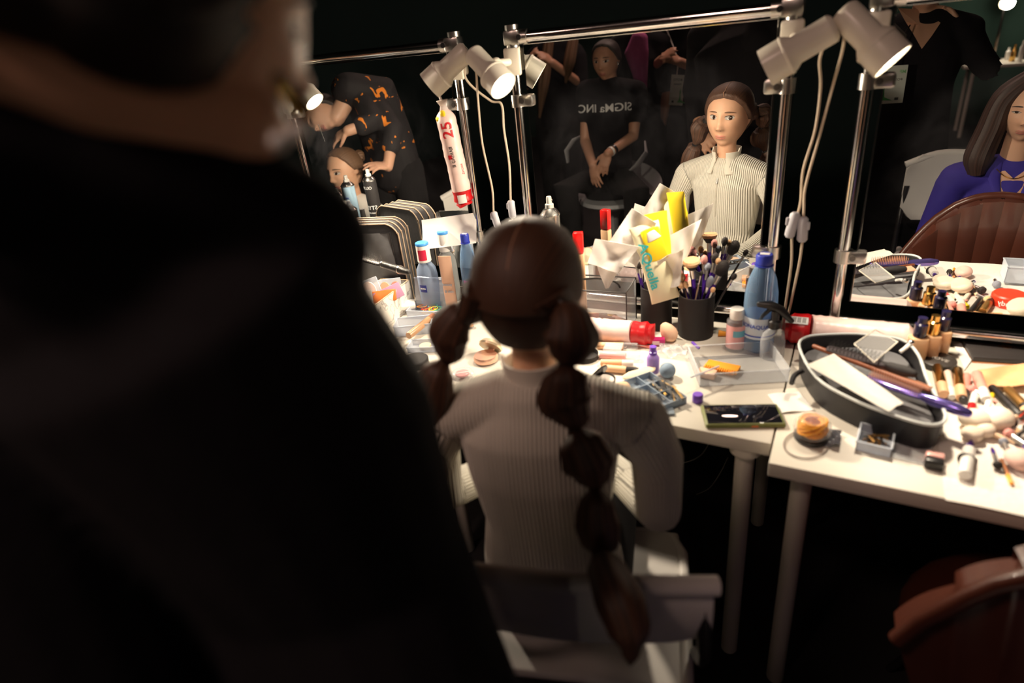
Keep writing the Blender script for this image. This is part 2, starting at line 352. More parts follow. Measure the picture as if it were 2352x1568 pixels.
lamp('cream spotlight on the left pole of the right mirror, beam toward the lower right', (1950, 40), (2050, 142), .12, 1.58, PX[4], 1.49,
     [D(1938, 100, 1.64), D(1915, 190, 1.67), D(1880, 320, 1.67), D(1850, 430, 1.66), D(1846, 490, 1.65), D(1840, 580, 1.65), D(1820, 680, 1.68), Z(1806, 745)+Vector((0, 0, .004))], switch=(D(1845, 498, 1.645), D(1842, 555, 1.645), 1))
lamp('cream spotlight on the left pole of the left mirror, mostly hidden by the stylist', (575, 212), (618, 256), .45, 1.625, PX[0], 1.42,
     [D(560, 330, 1.7), D(600, 420, 1.7), D(640, 560, 1.7)])
g = Item('mirror_pole', 'chrome pole at the far left behind the stylist', 'pole', (-2.03, MY, TZ))
g.part('tube', G().cyl((0, 0, .012), (0, 0, .84), .0155), CHROME); g.part('foot', G().box((0, 0, .007), (.034, .16, .012), bev=.003), BLACKP)
# ------------------------------------------------------------------ small things on the tables
E3 = .0004
def can(loc, label, body, cap, h=.22, r=.026, texts=(), group=None, rot=(0, 0, 0), ang=None):
    it = Item('spray_can', label, 'spray can', loc, rot, group)
    it.part('body', G().lathe([(r*.92, 0), (r, .004), (r, h*.80)], 32), body)
    it.part('shoulder', G().lathe([(r, h*.80), (r*1.05, h*.805), (r*1.05, h*.815), (r*.95, h*.83), (r*.7, h*.865), (r*.5, h*.88), (r*.5, h*.885)], 32), SILVER)
    it.part('nozzle', G().lathe([(r*.45, h*.885), (r*.45, h*.92), (r*.3, h*.93), (r*.28, h*.985), (r*.24, h)], 20).cyl((0, 0, h*.96), (r*.36, 0, h*.965), .0022, n=8), cap)
    a0 = ang if ang is not None else -math.pi/2
    for s, size, z, m in texts: it.textcyl(s, size, r, z*h, a0, m)
    return it
def bottle(loc, label, prof, m, capprof, capm, name='bottle', group=None, rot=(0, 0, 0), cat='bottle'):
    it = Item(name, label, cat, loc, rot, group); it.part('body', G().lathe(prof, 32), m); it.part('cap', G().lathe(capprof, 28), capm); return it
def brush(tip, head, foot, kind, hm, label, cup=None, L=None, fer=SILVER, w=.010, group='makeup brushes in the cups'):
    # handle foot -> tip; `head` = bristles length; all in world coordinates
    a, b = Vector(foot), Vector(tip); d = (b-a).normalized(); l = (b-a).length; it = Item('makeup_brush', label, 'brush', a, Matrix(basis(d)).transposed(), group)
    fh = l-head-.028
    it.part('handle', G().loft([(0, 0, 0), (0, 0, fh*.5), (0, 0, fh)], [.0022, w*.45, w*.36], 12, round_=True), hm)
    it.part('ferrule', G().loft([(0, 0, fh), (0, 0, fh+.028)], [w*.42, w*.5], 14), fer)
    z = fh+.0275; mb = {'k': BRISTLE, 't': BRISTT, 'g': BRISTG, 'r': BRISTR, 'd': BRISTLE}[kind]
    if kind == 'd':         # dense flat-top duo brush: dark base, tan top
        it.part('bristles', G().loft([(0, 0, z), (0, 0, z+head*.5)], [w*.55, w*1.15], 20), BRISTLE)
        it.part('bristle_tips', G().loft([(0, 0, z+head*.5), (0, 0, z+head*.8), (0, 0, z+head)], [w*1.15, w*1.4, w*1.2], 20), BRISTT)
    else:
        it.part('bristles', G().loft([(0, 0, z), (0, 0, z+head*.35), (0, 0, z+head*.75), (0, 0, z+head*.95), (0, 0, z+head)], [w*.5, w*.95, w*.85, w*.45, w*.1], 16), mb)
    return it
def tubecos(a, b, r, m, capm, label, name='cosmetic_tube', cat='makeup', capf=.35, group=None):
    a, b = Vector(a), Vector(b); it = Item(name, label, cat, a, Matrix(basis(b-a)).transposed(), group); l = (b-a).length
    it.part('barrel', G().lathe([(r*.9, 0), (r, .002), (r, l*(1-capf))], 20), m); it.part('cap', G().lathe([(r*.97, l*(1-capf)+E3), (r*.97, l-.002), (r*.85, l)], 20), capm); return it
def compact(loc, r, h, basem, topm, label, name='compact', rot=(0, 0, 0), pan=None):
    it = Item(name, label, 'makeup', loc, rot)
    it.part('base', G().lathe([(r*.93, 0), (r, .002), (r, h*.6)], 40), basem)
    it.part('lid', G().lathe([(r, h*.6+E3), (r, h*.9), (r*.94, h)], 40), topm)
    if pan: it.part('pan', G().lathe([(r*.8, h+.0003), (r*.8, h+.0012)], 32), pan)
    return it
def openbox(loc, sx, sy, h, label, m, name='plastic_box', rot=(0, 0, 0), th=.0015, lid=None, cat='box', bev=.0):
    it = Item(name, label, cat, loc, rot); g = G().box((0, 0, th/2), (sx, sy, th))
    for s in (-1, 1): g.box((s*(sx/2-th/2), 0, h/2), (th, sy, h)).box((0, s*(sy/2-th/2), h/2), (sx, th, h)).box((s*sx/2, 0, h), (th*2.5, sy+th*2.5, th*1.4)).box((0, s*sy/2, h), (sx+th*2.5, th*2.5, th*1.4))
    it.part('tray', g, m); return it
UP = Vector((0, 0, 1))
# -- black zip bag standing on the left table
def arch(w, h, r, n=8):
    p = [(-w/2, 0)]
    for s, c in ((-1, (-w/2+r, h-r)), (1, (w/2-r, h-r))):
        for k in range(n+1):
            t = math.pi-(math.pi/2)*k/n if s < 0 else math.pi/2-(math.pi/2)*k/n
            p.append((c[0]+r*math.cos(t), c[1]+r*math.sin(t)))
    return p+[(w/2, 0)]
def archsolid(g, w, h, r, y0, y1, lean=0.):
    p = arch(w, h, r); n = len(p); vs = [(x, y0, z) for x, z in p]+[(x, y1, z) for x, z in p]
    g.raw(vs, [tuple(range(n)), tuple(range(2*n-1, n-1, -1))]+[(i, (i+1) % n, (i+1) % n+n, i+n) for i in range(n)]); return g
B = Item('cosmetics_bag', 'upright black cosmetics bag with beige piping on the left table', 'bag', (-1.475, 1.592, TZ), (0, 0, math.radians(14)))
hB, wB = .292, .245
B.part('shell', archsolid(G(), wB, hB, .05, 0, .085), BLACKCLOTH)
for y in (0, .030, .060, .085):
    p = arch(wB+.004, hB+.002, .052); B.part('piping', G().tube([(x, y, z) for x, z in p], .0026, 8, 2), mat('beige_piping', (.36, .26, .18), .6))
B.part('mesh_pocket', G().sheet(lambda u, v: ((u-.5)*(wB*.78), -.006-.006*math.sin(u*math.pi)*math.sin(v*math.pi)-.0025*math.sin(u*11+v*7), .03+v*(hB*.80)), 24, 20, .001), mat('sheer_black_mesh', (.10, .10, .105), .28, 0, .5, 16, .5))
B.part('pocket_trim', G().tube([(-wB*.39, -.004, .03), (-wB*.39, -.004, .03+hB*.8), (wB*.39, -.004, .03+hB*.8), (wB*.39, -.004, .03)], .003, 8, 0), BLACKP)
# -- cans and bottles behind the bag (some known by their mirror image)
c = Item('case', 'low black case with white lettering under the hair spray cans', 'case', (-1.86, 1.515, TZ), (0, 0, math.radians(2)))
c.part('body', G().box((0, 0, .055), (.43, .34, .11), bev=.008), BLACKM); c.part('lid', G().box((0, 0, .116), (.436, .346, .011), bev=.004), BLACKP)
c.text('OLLIN', .020, (.17, -.1715, .075), (1, 0, 0), (0, 0, 1), TEXTW)
def canpos(px, py, yr): p = W(px, py, yr); return p
for px, py, yr, r, h, m, capm, tx, lb in [
    (844, 388, 1.40, .028, .235, BLACKM, WPLA, (('OLLIN', .017, .70, TEXTW), ('STYLE', .024, .36, TEXTW), ('HAIR SPRAY', .008, .27, TEXTW)), 'tall black spray can with white lettering, rightmost on the black case'),
    (794, 402, 1.43, .029, .225, mat('powder_blue_paint', (.40, .60, .78), .35), WPLA, (('volume', .011, .6, BLUEPR),), 'powder blue spray can on the black case'),
    (773, 432, 1.40, .022, .200, SILVER, WPLA, (), 'slim silver spray can behind the blue one'),
    (792, 461, 1.55, .027, .19, BLACKM, WPLA, (('OLLIN', .014, .70, TEXTW), ('STYLE', .018, .40, TEXTW)), 'black spray can with white nozzle, nearest to the glass')]:
    p = canpos(px, py, yr); zb = p.z-h
    can(Vector((p.x, p.y, TZ+(.122 if (zb > TZ+.06 and p.x < -1.69) else 0))), lb, m, capm, p.z-TZ-(.122 if (zb > TZ+.06 and p.x < -1.65) else 0), r, tx, ang=math.pi/2)
p = D(740, 485, 1.665); can(Vector((p.x, p.y, TZ+.122)), 'dark spray can with grey nozzle standing left on the black case', BLACKM, mat('grey_plastic', (.35, .36, .4), .4), p.z-TZ-.122, .027, (('OLLIN', .013, .6, TEXTW),))
p = D(768, 505, 1.665); bottle(Vector((p.x+.01, p.y, TZ+.122)), 'small black bottle beside the dark spray can', [(.017, 0), (.018, .003), (.018, (p.z-TZ-.122)*.62), (.009, (p.z-TZ-.122)*.72)], BLACKP, [(.010, (p.z-TZ-.122)*.72), (.010, (p.z-TZ-.122))], BLACKM)
# silver can behind the girl
p = D(1174, 506, 1.60); it = can((p.x, 1.60, TZ), 'silver hair spray can behind the braided head, mirrored in the centre mirror', SILVER, WPLA, p.z-TZ, .033, ang=math.pi/2)
g = G()
for dx, dz, w, h in [(0, .205, .012, .018), (0, .165, .018, .055), (-.005, .12, .005, .04), (.006, .12, .005, .04), (-.011, .175, .004, .035), (.011, .18, .004, .03)]: g.box((dx, 0, dz), (w, .001, h), bev=.0004)
me = g.mesh('f'); 
for v in me.vertices: t = math.pi/2-.45+v.co.x/.033; rr = .0335+v.co.y*.3; v.co = (rr*math.cos(t), rr*math.sin(t), v.co.z)
it.part('printed_figure', me, TEXTK)
# micellar bottles
def micellar(px, py, y, label, tint, redlab, r=.030):
    p = D(px, py, y); h = p.z-TZ; k = h
    it = bottle((p.x, y, TZ), label, [(r*.93, 0), (r, .004), (r, k*.52), (r*.92, k*.62), (r*.6, k*.70), (r*.56, k*.72)], tint, [(r*.60, k*.72), (r*.66, k*.73), (r*.62, k*.96)], WPLA)
    it.part('flip_lid', G().lathe([(r*.62, k*.963), (r*.63, k*.99), (r*.58, k)], 28), SKYCAP)
    if redlab: 
        it.part('cap_label', G().sheet(lambda u, v: ((r*.66+.0008)*math.cos(-1.75+u*1.2), (r*.66+.0008)*math.sin(-1.75+u*1.2), k*.76+v*k*.15), 10, 2, .0004), mat('crimson_label', (.62, .01, .06), .5))
        it.part('round_label', G().sheet(lambda u, v: ((r+.0008)*math.cos(-1.55+(u-.5)*.75), (r+.0008)*math.sin(-1.55+(u-.5)*.75), k*.36+(v-.5)*.026), 10, 4, .0004), mat('navy_label', (.01, .02, .22), .5))
        it.textcyl('NIVEA', .0075, r+.0012, k*.36, -1.55, TEXTW)
    else: it.part('side_label', G().sheet(lambda u, v: ((r+.0008)*math.cos(-1.2+(u-.5)*.7), (r+.0008)*math.sin(-1.2+(u-.5)*.7), k*.34+(v-.5)*.03), 10, 4, .0004), mat('navy_label', (.01, .02, .22), .5))
    return it
micellar(968, 556, 1.60, 'clear bottle with sky blue flip cap and crimson cap label', GLASSL, True, .036)
micellar(1016, 530, 1.685, 'clear bottle with sky blue flip cap, standing behind near the pole', mat('smoky_liquid', (.4, .42, .42), .12, trans=.5), False, .032)
def waterbottle(px, py, y, label, r, tilt=0.):
    p = D(px, py, y); h = p.z-TZ
    it = bottle((p.x, y, TZ), label, [(r*.8, 0), (r, .008), (r, h*.22), (r*.96, h*.26), (r, h*.30), (r, h*.50), (r*.97, h*.62), (r*.8, h*.76), (r*.52, h*.87), (r*.42, h*.90)], WATERB, [(r*.46, h*.90), (r*.50, h*.905), (r*.50, h*.985), (r*.44, h)], BLUECAP)
    it.part('neck_ring', G().lathe([(r*.5, h*.885), (r*.55, h*.888), (r*.55, h*.896), (r*.5, h*.899)], 28), BLUECAP)
    it.part('cap_sticker', G().box((0, 0, h+.0006), (r*.55, r*.35, .0008)), PAPER); return it
it = waterbottle(1066, 537, 1.62, 'small blue water bottle with dark blue cap, left of the braided head', .029)
it.part('pink_label', G().sheet(lambda u, v: ((.030)*math.cos(-1.9+u*.8), .030*math.sin(-1.9+u*.8), .07+v*.05), 8, 3, .0005), mat('magenta_label', (.6, .12, .55), .4))
it = waterbottle(1757, 583, 1.60, 'large blue water bottle with dark blue cap before the right pole', .042)
it.part('paper_label', G().lathe([(.0426, .045), (.0426, .105)], 32, cap=False), mat('pale_blue_label', (.62, .74, .86), .5)); it.textcyl('BONAQUA', .015, .0432, .082, -1.75, BLUEPR)
it.part('label_band', G().lathe([(.0432, .052), (.0432, .056)], 32, cap=False), BLUEPR)
# peach tube beauty & skin
p = D(1020, 588, 1.59); h = p.z-TZ; it = Item('cream_tube', 'peach cream tube with pale blue lettering, standing on its cap', 'tube', (p.x, 1.59, TZ), (0, 0, math.radians(12)))
it.part('body', G().loft([(0, 0, .02), (0, 0, h*.5), (0, 0, h*.96), (0, 0, h)], [(.021, .015), (.022, .011), (.0235, .003), (.0235, .0015)], 24, side=(1, 0, 0)), mat('peach_tube', (.80, .50, .36), .5))
it.part('cap', G().lathe([(.017, 0), (.018, .02)], 24), WPLA); it.text('beauty', .013, (0, -.0125, h*.52), (1, 0, 0), (0, -.12, 1), mat('slate_print', (.35, .42, .55), .5)); it.text('& skin', .013, (.004, -.0140, h*.40), (1, 0, 0), (0, -.12, 1), mat('slate_print', (0, 0, 0)))
# paper sheets behind
single('folded_paper', 'creased white paper sheet leaning behind the clear bottles', 'paper', G().sheet(lambda u, v: (u*.20-.10, .015*math.sin(v*2)+.01*abs(u-.5), v*.10+.02*u), 8, 5, .0008), PAPER, D(1028, 560, 1.665)-Vector((0, 0, .02)), (math.radians(-12), 0, math.radians(12)))
# vent hairbrush lying over the marbled box
def hairbrush(a, b, label, m, handm, w=.018, pins=BRISTLE, up=UP, hl=.46, npin=(14, 4), rings=True):
    a, b = Vector(a), Vector(b); d = (b-a).normalized(); s = d.cross(Vector(up)).normalized(); u = s.cross(d); M = Matrix((d, s, u)).transposed(); l = (b-a).length
    it = Item('hair_brush', label, 'hairbrush', a, M); k = l*(1-hl)
    it.part('handle', G().loft([(k, 0, 0), (k+.02, 0, 0), (l*.9, 0, 0), (l, 0, 0)], [.007, .0105, .0125, .009], 16, round_=True), handm)
    if rings: it.part('band', G().loft([(k+.012, 0, 0), (k+.017, 0, 0)], [.0116, .0116], 18).loft([(l*.86, 0, 0), (l*.88, 0, 0)], [.0138, .0138], 18), SILVER)
    it.part('head', G().loft([(0, 0, 0), (k*.5, 0, 0), (k, 0, 0), (k+.015, 0, 0)], [(w*.8, .006), (w, .007), (w*.8, .006), (.006, .006)], 16, side=s*0+Vector((0, 1, 0)), round_=True), m)
    g = G()
    for i in range(npin[0]):
        for j in range(npin[1]):
            x = k*(.04+.92*i/(npin[0]-1)); y = w*.75*(j/(npin[1]-1)-.5)*2; g.loft([(x, y, .004), (x, y*1.15, .022)], [.0009, .0006], 5)
    it.part('bristle_pins', g, pins); return it
hairbrush(D(808, 585, 1.52), D(937, 625, 1.42), 'black hairbrush with silver bands lying over the marbled box', BLACKP, mat('black_grip', (.02, .02, .02), .3, 0, .3, 400, .6), .017, SILVER, up=(0, -.2, 1))
# marbled box with palettes inside
MAR = marble_mat('marbled_card', (.82, .78, .72), (.36, .34, .33), 14)
R1, R2 = Z(940, 643, .83), Z(848, 712, .83); _d = (R2-R1).normalized(); _n = Vector((_d.y, -_d.x, 0)); _n = _n if _n.x < 0 else -_n
bc = R1+_d*.11+_n*.0575; bc.z = TZ; BM = Item('marbled_box', 'white marbled box filled with compacts and palettes', 'box', bc, (0, 0, math.atan2(-_d.y, -_d.x)))
g = G(); sx, sy, h = .22, .115, .10
g.box((0, 0, .002), (sx, sy, .003))
for s in (-1, 1): g.box((s*(sx/2-.002), 0, h/2), (.004, sy, h)).box((0, s*(sy/2-.002), h/2), (sx, .004, h))
BM.part('walls', g, MAR); g = G()
for s in (-1, 1): g.box((s*(sx/2-.002), 0, h+.001), (.005, sy, .002)).box((0, s*(sy/2-.002), h+.001), (sx, .005, .002))
BM.part('rim', g, mat('tan_edge', (.55, .42, .28), .5))
def inbox(x, y, z): return BM.M @ Vector((x, y, z))
def palette(loc, w, h, pans, label, m, rot, panm):
    it = Item('palette', label, 'makeup', loc, rot); it.part('case', G().box((0, 0, h/2), (w, .008, h), bev=.002), m)
    for (x, z, rx, rz), pm in zip(pans, panm): it.part('pan', G().lathe([(1, -.0055), (1, -.0045), (.9, -.0050)], 28).mesh('x') if False else G().loft([(x, -.0042, z), (x, -.0062, z)], [(rx, rz), (rx*.94, rz*.94)], 24, side=(1, 0, 0)), pm)
    return it
PW = mat('powder_white', (.78, .66, .62), .5); PB = mat('powder_beige', (.76, .55, .42), .6); PR = mat('powder_rose', (.55, .26, .2), .6); PT = mat('powder_tan', (.62, .40, .24), .6)
palette(inbox(-.01, -.0, .012), .068, .135, [(-.004, .098, .024, .030), (.004, .05, .024, .022)], 'clear palette with two oval powder pans, tallest in the marbled box', CLEARM, (math.radians(-14), math.radians(-14), math.radians(30)), [PW, PB])
palette(inbox(.055, -.01, .035), .078, .085, [(-.018, .058, .016, .019), (.020, .056, .017, .019)], 'small clear palette with tan and rosy round pans in the marbled box', CLEARM, (math.radians(-12), 0, math.radians(32)), [PT, PR])
palette(inbox(-.075, .01, .012), .05, .115, [(0, .07, .018, .022)], 'narrow palette with white cover at the left of the marbled box', WPLA, (math.radians(-14), 0, math.radians(25)), [PW])
single('orange_pouch', 'folded orange leather pouch inside the marbled box', 'pouch', G().box((0, 0, .02), (.085, .012, .04), bev=.005), mat('orange_leather', (.62, .17, .03), .4, 0, .1, 60), inbox(-.02, -.03, .072), (math.radians(-30), 0, math.radians(34)))
single('mauve_palette', 'thin mauve palette at the near side of the marbled box', 'makeup', G().box((0, 0, .025), (.10, .007, .05), bev=.002), mat('mauve_plastic', (.45, .24, .38), .3), inbox(.0, -.044, .066), (math.radians(-20), math.radians(-12), math.radians(50)))
single('white_box_lid', 'long white plastic lid lying below the marbled box', 'lid', G().box((0, 0, .008), (.16, .05, .016), bev=.005), WPLA, Z(905, 722)+Vector((.0, 0, .0205)), (math.radians(6), 0, math.radians(38)))
# open box of rubber bands
it = openbox(Vector((-1.225, 1.555, TZ)), .135, .085, .028, 'clear hinged box of coloured rubber bands, lid raised', CLEARM, rot=(0, 0, math.radians(12)))
it.part('lid', G().box((0, .052, .068), (.135, .003, .082), rot=(math.radians(-16), 0, 0), bev=.001).box((0, .061, .108), (.135, .007, .003)), CLEARM)
rb = [('red', (.7, .05, .02)), ('orange', (.9, .3, .02)), ('yellow', (.9, .65, .05)), ('green', (.15, .5, .25)), ('teal', (.1, .5, .5))]
for i in range(18):
    n, cc = rb[i % 5]; a = .016+.010*random.random(); b_ = .009+.008*random.random(); cx, cy = random.uniform(-.035, .03), random.uniform(-.018, .016); th = random.uniform(0, 3.1)
    pts = [it.M @ Vector((cx+a*math.cos(t)*math.cos(th)-b_*math.sin(t)*math.sin(th), cy+a*math.cos(t)*math.sin(th)+b_*math.sin(t)*math.cos(th), .005+.0012*i+.001*math.sin(2*t))) for t in [k*math.pi/7 for k in range(15)]]
    single('rubber_band', 'thin '+n+' rubber band in the tangle inside the clear hinged box', 'rubber band', G().tube(pts, .0011, 6, 2), mat('band_'+n, cc, .5), group=n+' rubber bands in the box')
# front left items
openbox(Z(950, 762)+Vector((0, .01, 0)), .12, .07, .035, 'clear box with compartments left of the braided pigtail', CLEARM, rot=(0, 0, math.radians(28)), name='organizer_box')
openbox(Z(975, 800)+Vector((0, 0, 0)), .09, .055, .018, 'low clear tray near the table front at the left', CLEARM, rot=(0, 0, math.radians(20)), name='clear_tray')
compact(Z(978, 800)+Vector((0, 0, .003)), .018, .010, PT, mat('cream_powder', (.80, .68, .42), .6), 'small cream powder pot in the low clear tray', 'powder_pot')
tubecos(Z(942, 790)+Vector((0, 0, .029)), Z(1000, 745)+Vector((0, 0, .032)), .0115, mat('tan_gloss', (.50, .28, .15), .3), mat('brown_gloss_cap', (.30, .13, .07), .35), 'tan lip gloss tube lying across the clear trays', 'lip_gloss', capf=.2)
compact(Z(955, 838), .040, .022, BLACKP, BLACKM, 'round black jar lying near the front left, beside the stylist', 'black_jar')
# blush and rose-gold cushion
it = Item('blush_pot', 'round clear blush pot with rosy stripe, left of the girl\'s neck', 'makeup', Z(1063, 866)); it.part('case', G().lathe([(.024, 0), (.031, .004), (.033, .010), (.030, .016), (.022, .020)], 36), CLEAR)
it.part('blush', G().lathe([(.019, .0095), (.019, .0145), (.0, .0145)], 32), mat('rosy_blush', (.60, .18, .18), .6)); it.part('stripe', G().box((0, 0, .0152), (.036, .004, .0008), rot=(0, 0, .6)), WPLA)
it = Item('cushion_compact', 'open rose-gold cushion compact left of the neck', 'makeup', Z(1113, 832)+Vector((0, .01, 0)))
it.part('base', G().lathe([(.028, 0), (.035, .004), (.036, .014), (.033, .020), (.02, .021)], 40), ROSE)
it.part('lid', G().lathe([(.034, 0), (.036, .006), (.028, .017), (.0, .021)], 40, c=(0, .030, .028), axis=(0, .75, .55)), mat('gold_mirror_lid', (.85, .70, .50), .3, .7))
it.part('hinge', G().box((0, .034, .018), (.018, .006, .008), bev=.001), ROSE)
compact(Z(1086, 735), .016, .012, CLEAR, mat('blue_glitter', (.10, .30, .62), .2, .6, .6, 300), 'tiny blue glitter pot beside the pigtail', 'glitter_pot')
compact(Z(1080, 752), .012, .010, CLEAR, BEIGE, 'tiny beige pot next to the blue glitter', 'cream_pot')
# ------------------------------------------------------------------ centre: cups, brushes, wipes
def WZ(px, py, z=.735): v = Z(px, py, z); return Vector((v.x, 2*MY-v.y, v.z))
def cup(c, r, h, label):
    it = Item('brush_cup', label, 'cup', c); it.part('wall', G().lathe([(0, 0), (r*.96, 0), (r, .004), (r, h), (r-.003, h), (r-.004, .006), (0, .006)], 40, cap=False), BLACKM)
    it.part('rim', G().lathe([(r-.0035, h), (r-.0035, h+.002), (r+.0005, h+.002), (r+.0005, h)], 40, cap=False), BLACKP); return it
c2 = Z(1600, 674, .857); c2.z = TZ; c1 = Z(1512, 651, .857); c1.z = TZ; c2.y = min(c2.y, 1.665); c1.y = min(c1.y, 1.668)
cup(c2, .050, .127, 'black cylindrical cup crowded with purple makeup brushes, nearest the water bottle')
cup(c1, .046, .127, 'black cylindrical cup holding the yellow wipes pack')
def cb(cupc, px, py, dy, kind, m, w, head, label, fer=SILVER, off=None):
    tip = D(px, py, cupc.y+dy); a = off if off else (random.uniform(-.02, .02), random.uniform(-.015, .02)); foot = Vector((cupc.x+a[0], cupc.y+a[1], TZ+.010))
    lo = .036; vx = tip-foot; return brush(tip, head, foot, kind, m, label, w=w, fer=fer)
BK = mat('black_handle', (.02, .02, .022), .3); WD = mat('pale_wood', (.72, .5, .32), .4)
for a in [(1588, 596, -.02, 'd', PURP, .017, .030, 'dense flat-top brush with tan tips, widest in the front cup'),
          (1552, 612, .01, 'r', PURP, .013, .034, 'rosy powder brush at the left of the front cup'),
          (1566, 628, -.02, 't', WD, .009, .022, 'small tan brush left in the front cup'),
          (1562, 648, -.035, 't', PURP, .009, .020, 'small tan brush on purple handle leaning to the left rim'),
          (1573, 645, -.03, 't', BK, .007, .022, 'slim tan blending brush at the front rim'),
          (1668, 598, .015, 'k', PURP, .018, .045, 'big fluffy black brush leaning right out of the front cup'),
          (1635, 634, -.03, 'g', BK, .010, .036, 'grey tapered brush near the front rim'),
          (1652, 592, .02, 't', PURP, .008, .018, 'small round tan brush right of the flat-top one'),
          (1612, 622, -.01, 'k', WD, .006, .014, 'thin black liner brush in the middle of the front cup'),
          (1640, 660, -.035, 't', PURP, .007, .016, 'short tan brush at the right rim'),
          (1601, 640, .0, 'k', SILVER, .005, .012, 'silver detail brush in the front cup'),
          (1628, 603, .025, 'g', PURP, .009, .022, 'grey-tipped brush behind the others'),
          (1645, 580, .03, 'k', PURP, .010, .028, 'black brush with purple handle, rear right'),
          (1618, 585, .03, 'r', PURP, .010, .026, 'rosy brush at the rear of the front cup'),
          (1690, 628, .0, 'k', BK, .008, .02, 'short black brush leaning far right')]:
    cb(c2, *a)
for a in [(1513, 626, -.03, 'k', PURP, .006, .012, 'slim purple brush before the white wipes'), (1521, 617, -.03, 'k', PURP, .006, .010, 'second slim purple brush, right before the wipes'),
          (1466, 600, .0, 'k', PURP, .008, .022, 'purple-handled brush at the left of the wipes cup'), (1456, 592, .01, 'r', PURP, .008, .02, 'rosy brush leaning left out of the wipes cup')]:
    cb(c1, *a)
def quad(pts, bulge=.008, nu=10, nv=10, th=.0008, seed=0):
    P = [D(*p) if not isinstance(p, Vector) else p for p in pts]; n = (P[1]-P[0]).cross(P[3]-P[0]).normalized()
    def f(u, v):
        q = (P[0]*(1-u)+P[1]*u)*(1-v)+(P[3]*(1-u)+P[2]*u)*v
        return q+n*bulge*(math.sin(math.pi*u)*math.sin(math.pi*v)+.35*math.sin(9*u+seed)*math.sin(7*v+seed*2))
    return G().sheet(f, nu, nv, th)
def pack(px0, py0, px1, py1, y, w, th, label, m, name='wipes_pack'):   # soft pack from bottom to top pixel
    a, b = D(px0, py0, y), D(px1, py1, y); u = (b-a); l = u.length; u.normalize(); v = Vector(ray(px0, py0)); r = u.cross(v).normalized()*-1; r = -r if r.x < 0 else r; n = r.cross(u)
    it = Item(name, label, 'wipes', a, Matrix((r, u, n)).transposed())
    g = G(); g.loft([(0, 0, 0), (0, .004, 0), (0, l*.12, 0), (0, l*.5, 0), (0, l*.88, 0), (0, l-.004, 0), (0, l, 0)], [(w*.5, .001), (w*.5, .002), (w*.47, th*.42), (w*.46, th*.5), (w*.47, th*.42), (w*.5, .002), (w*.5, .001)], 28, side=(1, 0, 0)); it.part('wrapper', g, m); it.l = l; it.n = n; return it
CREAMY = mat('cream_wrapper', (.85, .80, .55), .3, 0, .06, 12, .3)
it = pack(1530, 690, 1478, 515, 1.60, .082, .030, 'wipes pack with yellow pattern and teal vertical lettering, standing in the cup', CREAMY)
zf = .0165
it.part('yellow_print', G().loft([(.012, it.l*.55, zf-.004), (.012, it.l*.93, zf-.004)], [(.028, .0035), (.026, .0035)], 20, side=(1, 0, 0), round_=True), YELLOW)
it.part('white_print', G().loft([(.016, it.l*.80, zf-.0015), (.012, it.l*.90, zf-.0015)], [(.020, .0022), (.012, .0022)], 18, side=(1, 0, 0), round_=True), WPLA)
me = text_mesh('AQuella', .036, .0003, 1.15)
for v in me.vertices: x, y, z = v.co; v.co = (-.018+y, it.l*.50-x, zf-.0005+z)
it.part('lettering', me, TEAL, smooth=False)
it = pack(1530, 640, 1505, 488, 1.63, .062, .024, 'plain yellow wipes pack behind the lettered one', YELLOW)
TISS = mat('soft_tissue', (.90, .87, .84), .9, 0, .04, 30, .2)
def translucent(m, f=.45):
    nt = m.node_tree; o = nt.nodes['Material Output']; b = nt.nodes['Principled BSDF']; t = nt.nodes.new('ShaderNodeBsdfTranslucent'); x = nt.nodes.new('ShaderNodeMixShader'); x.inputs[0].default_value = f
    t.inputs[0].default_value = (.9, .87, .84, 1); nt.links.new(b.outputs[0], x.inputs[1]); nt.links.new(t.outputs[0], x.inputs[2]); nt.links.new(x.outputs[0], o.inputs[0])
translucent(TISS)
single('tissue', 'tall bright white tissue rising left of the yellow packs', 'tissue', quad([(1452, 478, 1.60), (1508, 512, 1.60), (1462, 612, 1.58), (1392, 566, 1.57)], .012), TISS)
single('tissue', 'drooping white tissue over the clear case', 'tissue', quad([(1368, 548, 1.56), (1468, 566, 1.57), (1420, 628, 1.55), (1350, 604, 1.54)], .012, seed=2), TISS)
single('tissue', 'tip of tissue hanging down into the clear case', 'tissue', quad([(1372, 612, 1.585), (1425, 612, 1.585), (1398, 662, 1.59), (1390, 662, 1.59)], .004, seed=1), TISS)
single('tissue', 'pointed white tissue sticking out right of the yellow packs', 'tissue', quad([(1540, 540, 1.64), (1612, 503, 1.66), (1575, 600, 1.63), (1545, 640, 1.62)], .012, seed=3), TISS)
single('tissue', 'crumpled white tissue before the yellow pack in the cup', 'tissue', quad([(1510, 598, 1.59), (1570, 570, 1.60), (1562, 655, 1.60), (1510, 670, 1.59)], .02, seed=4), TISS)
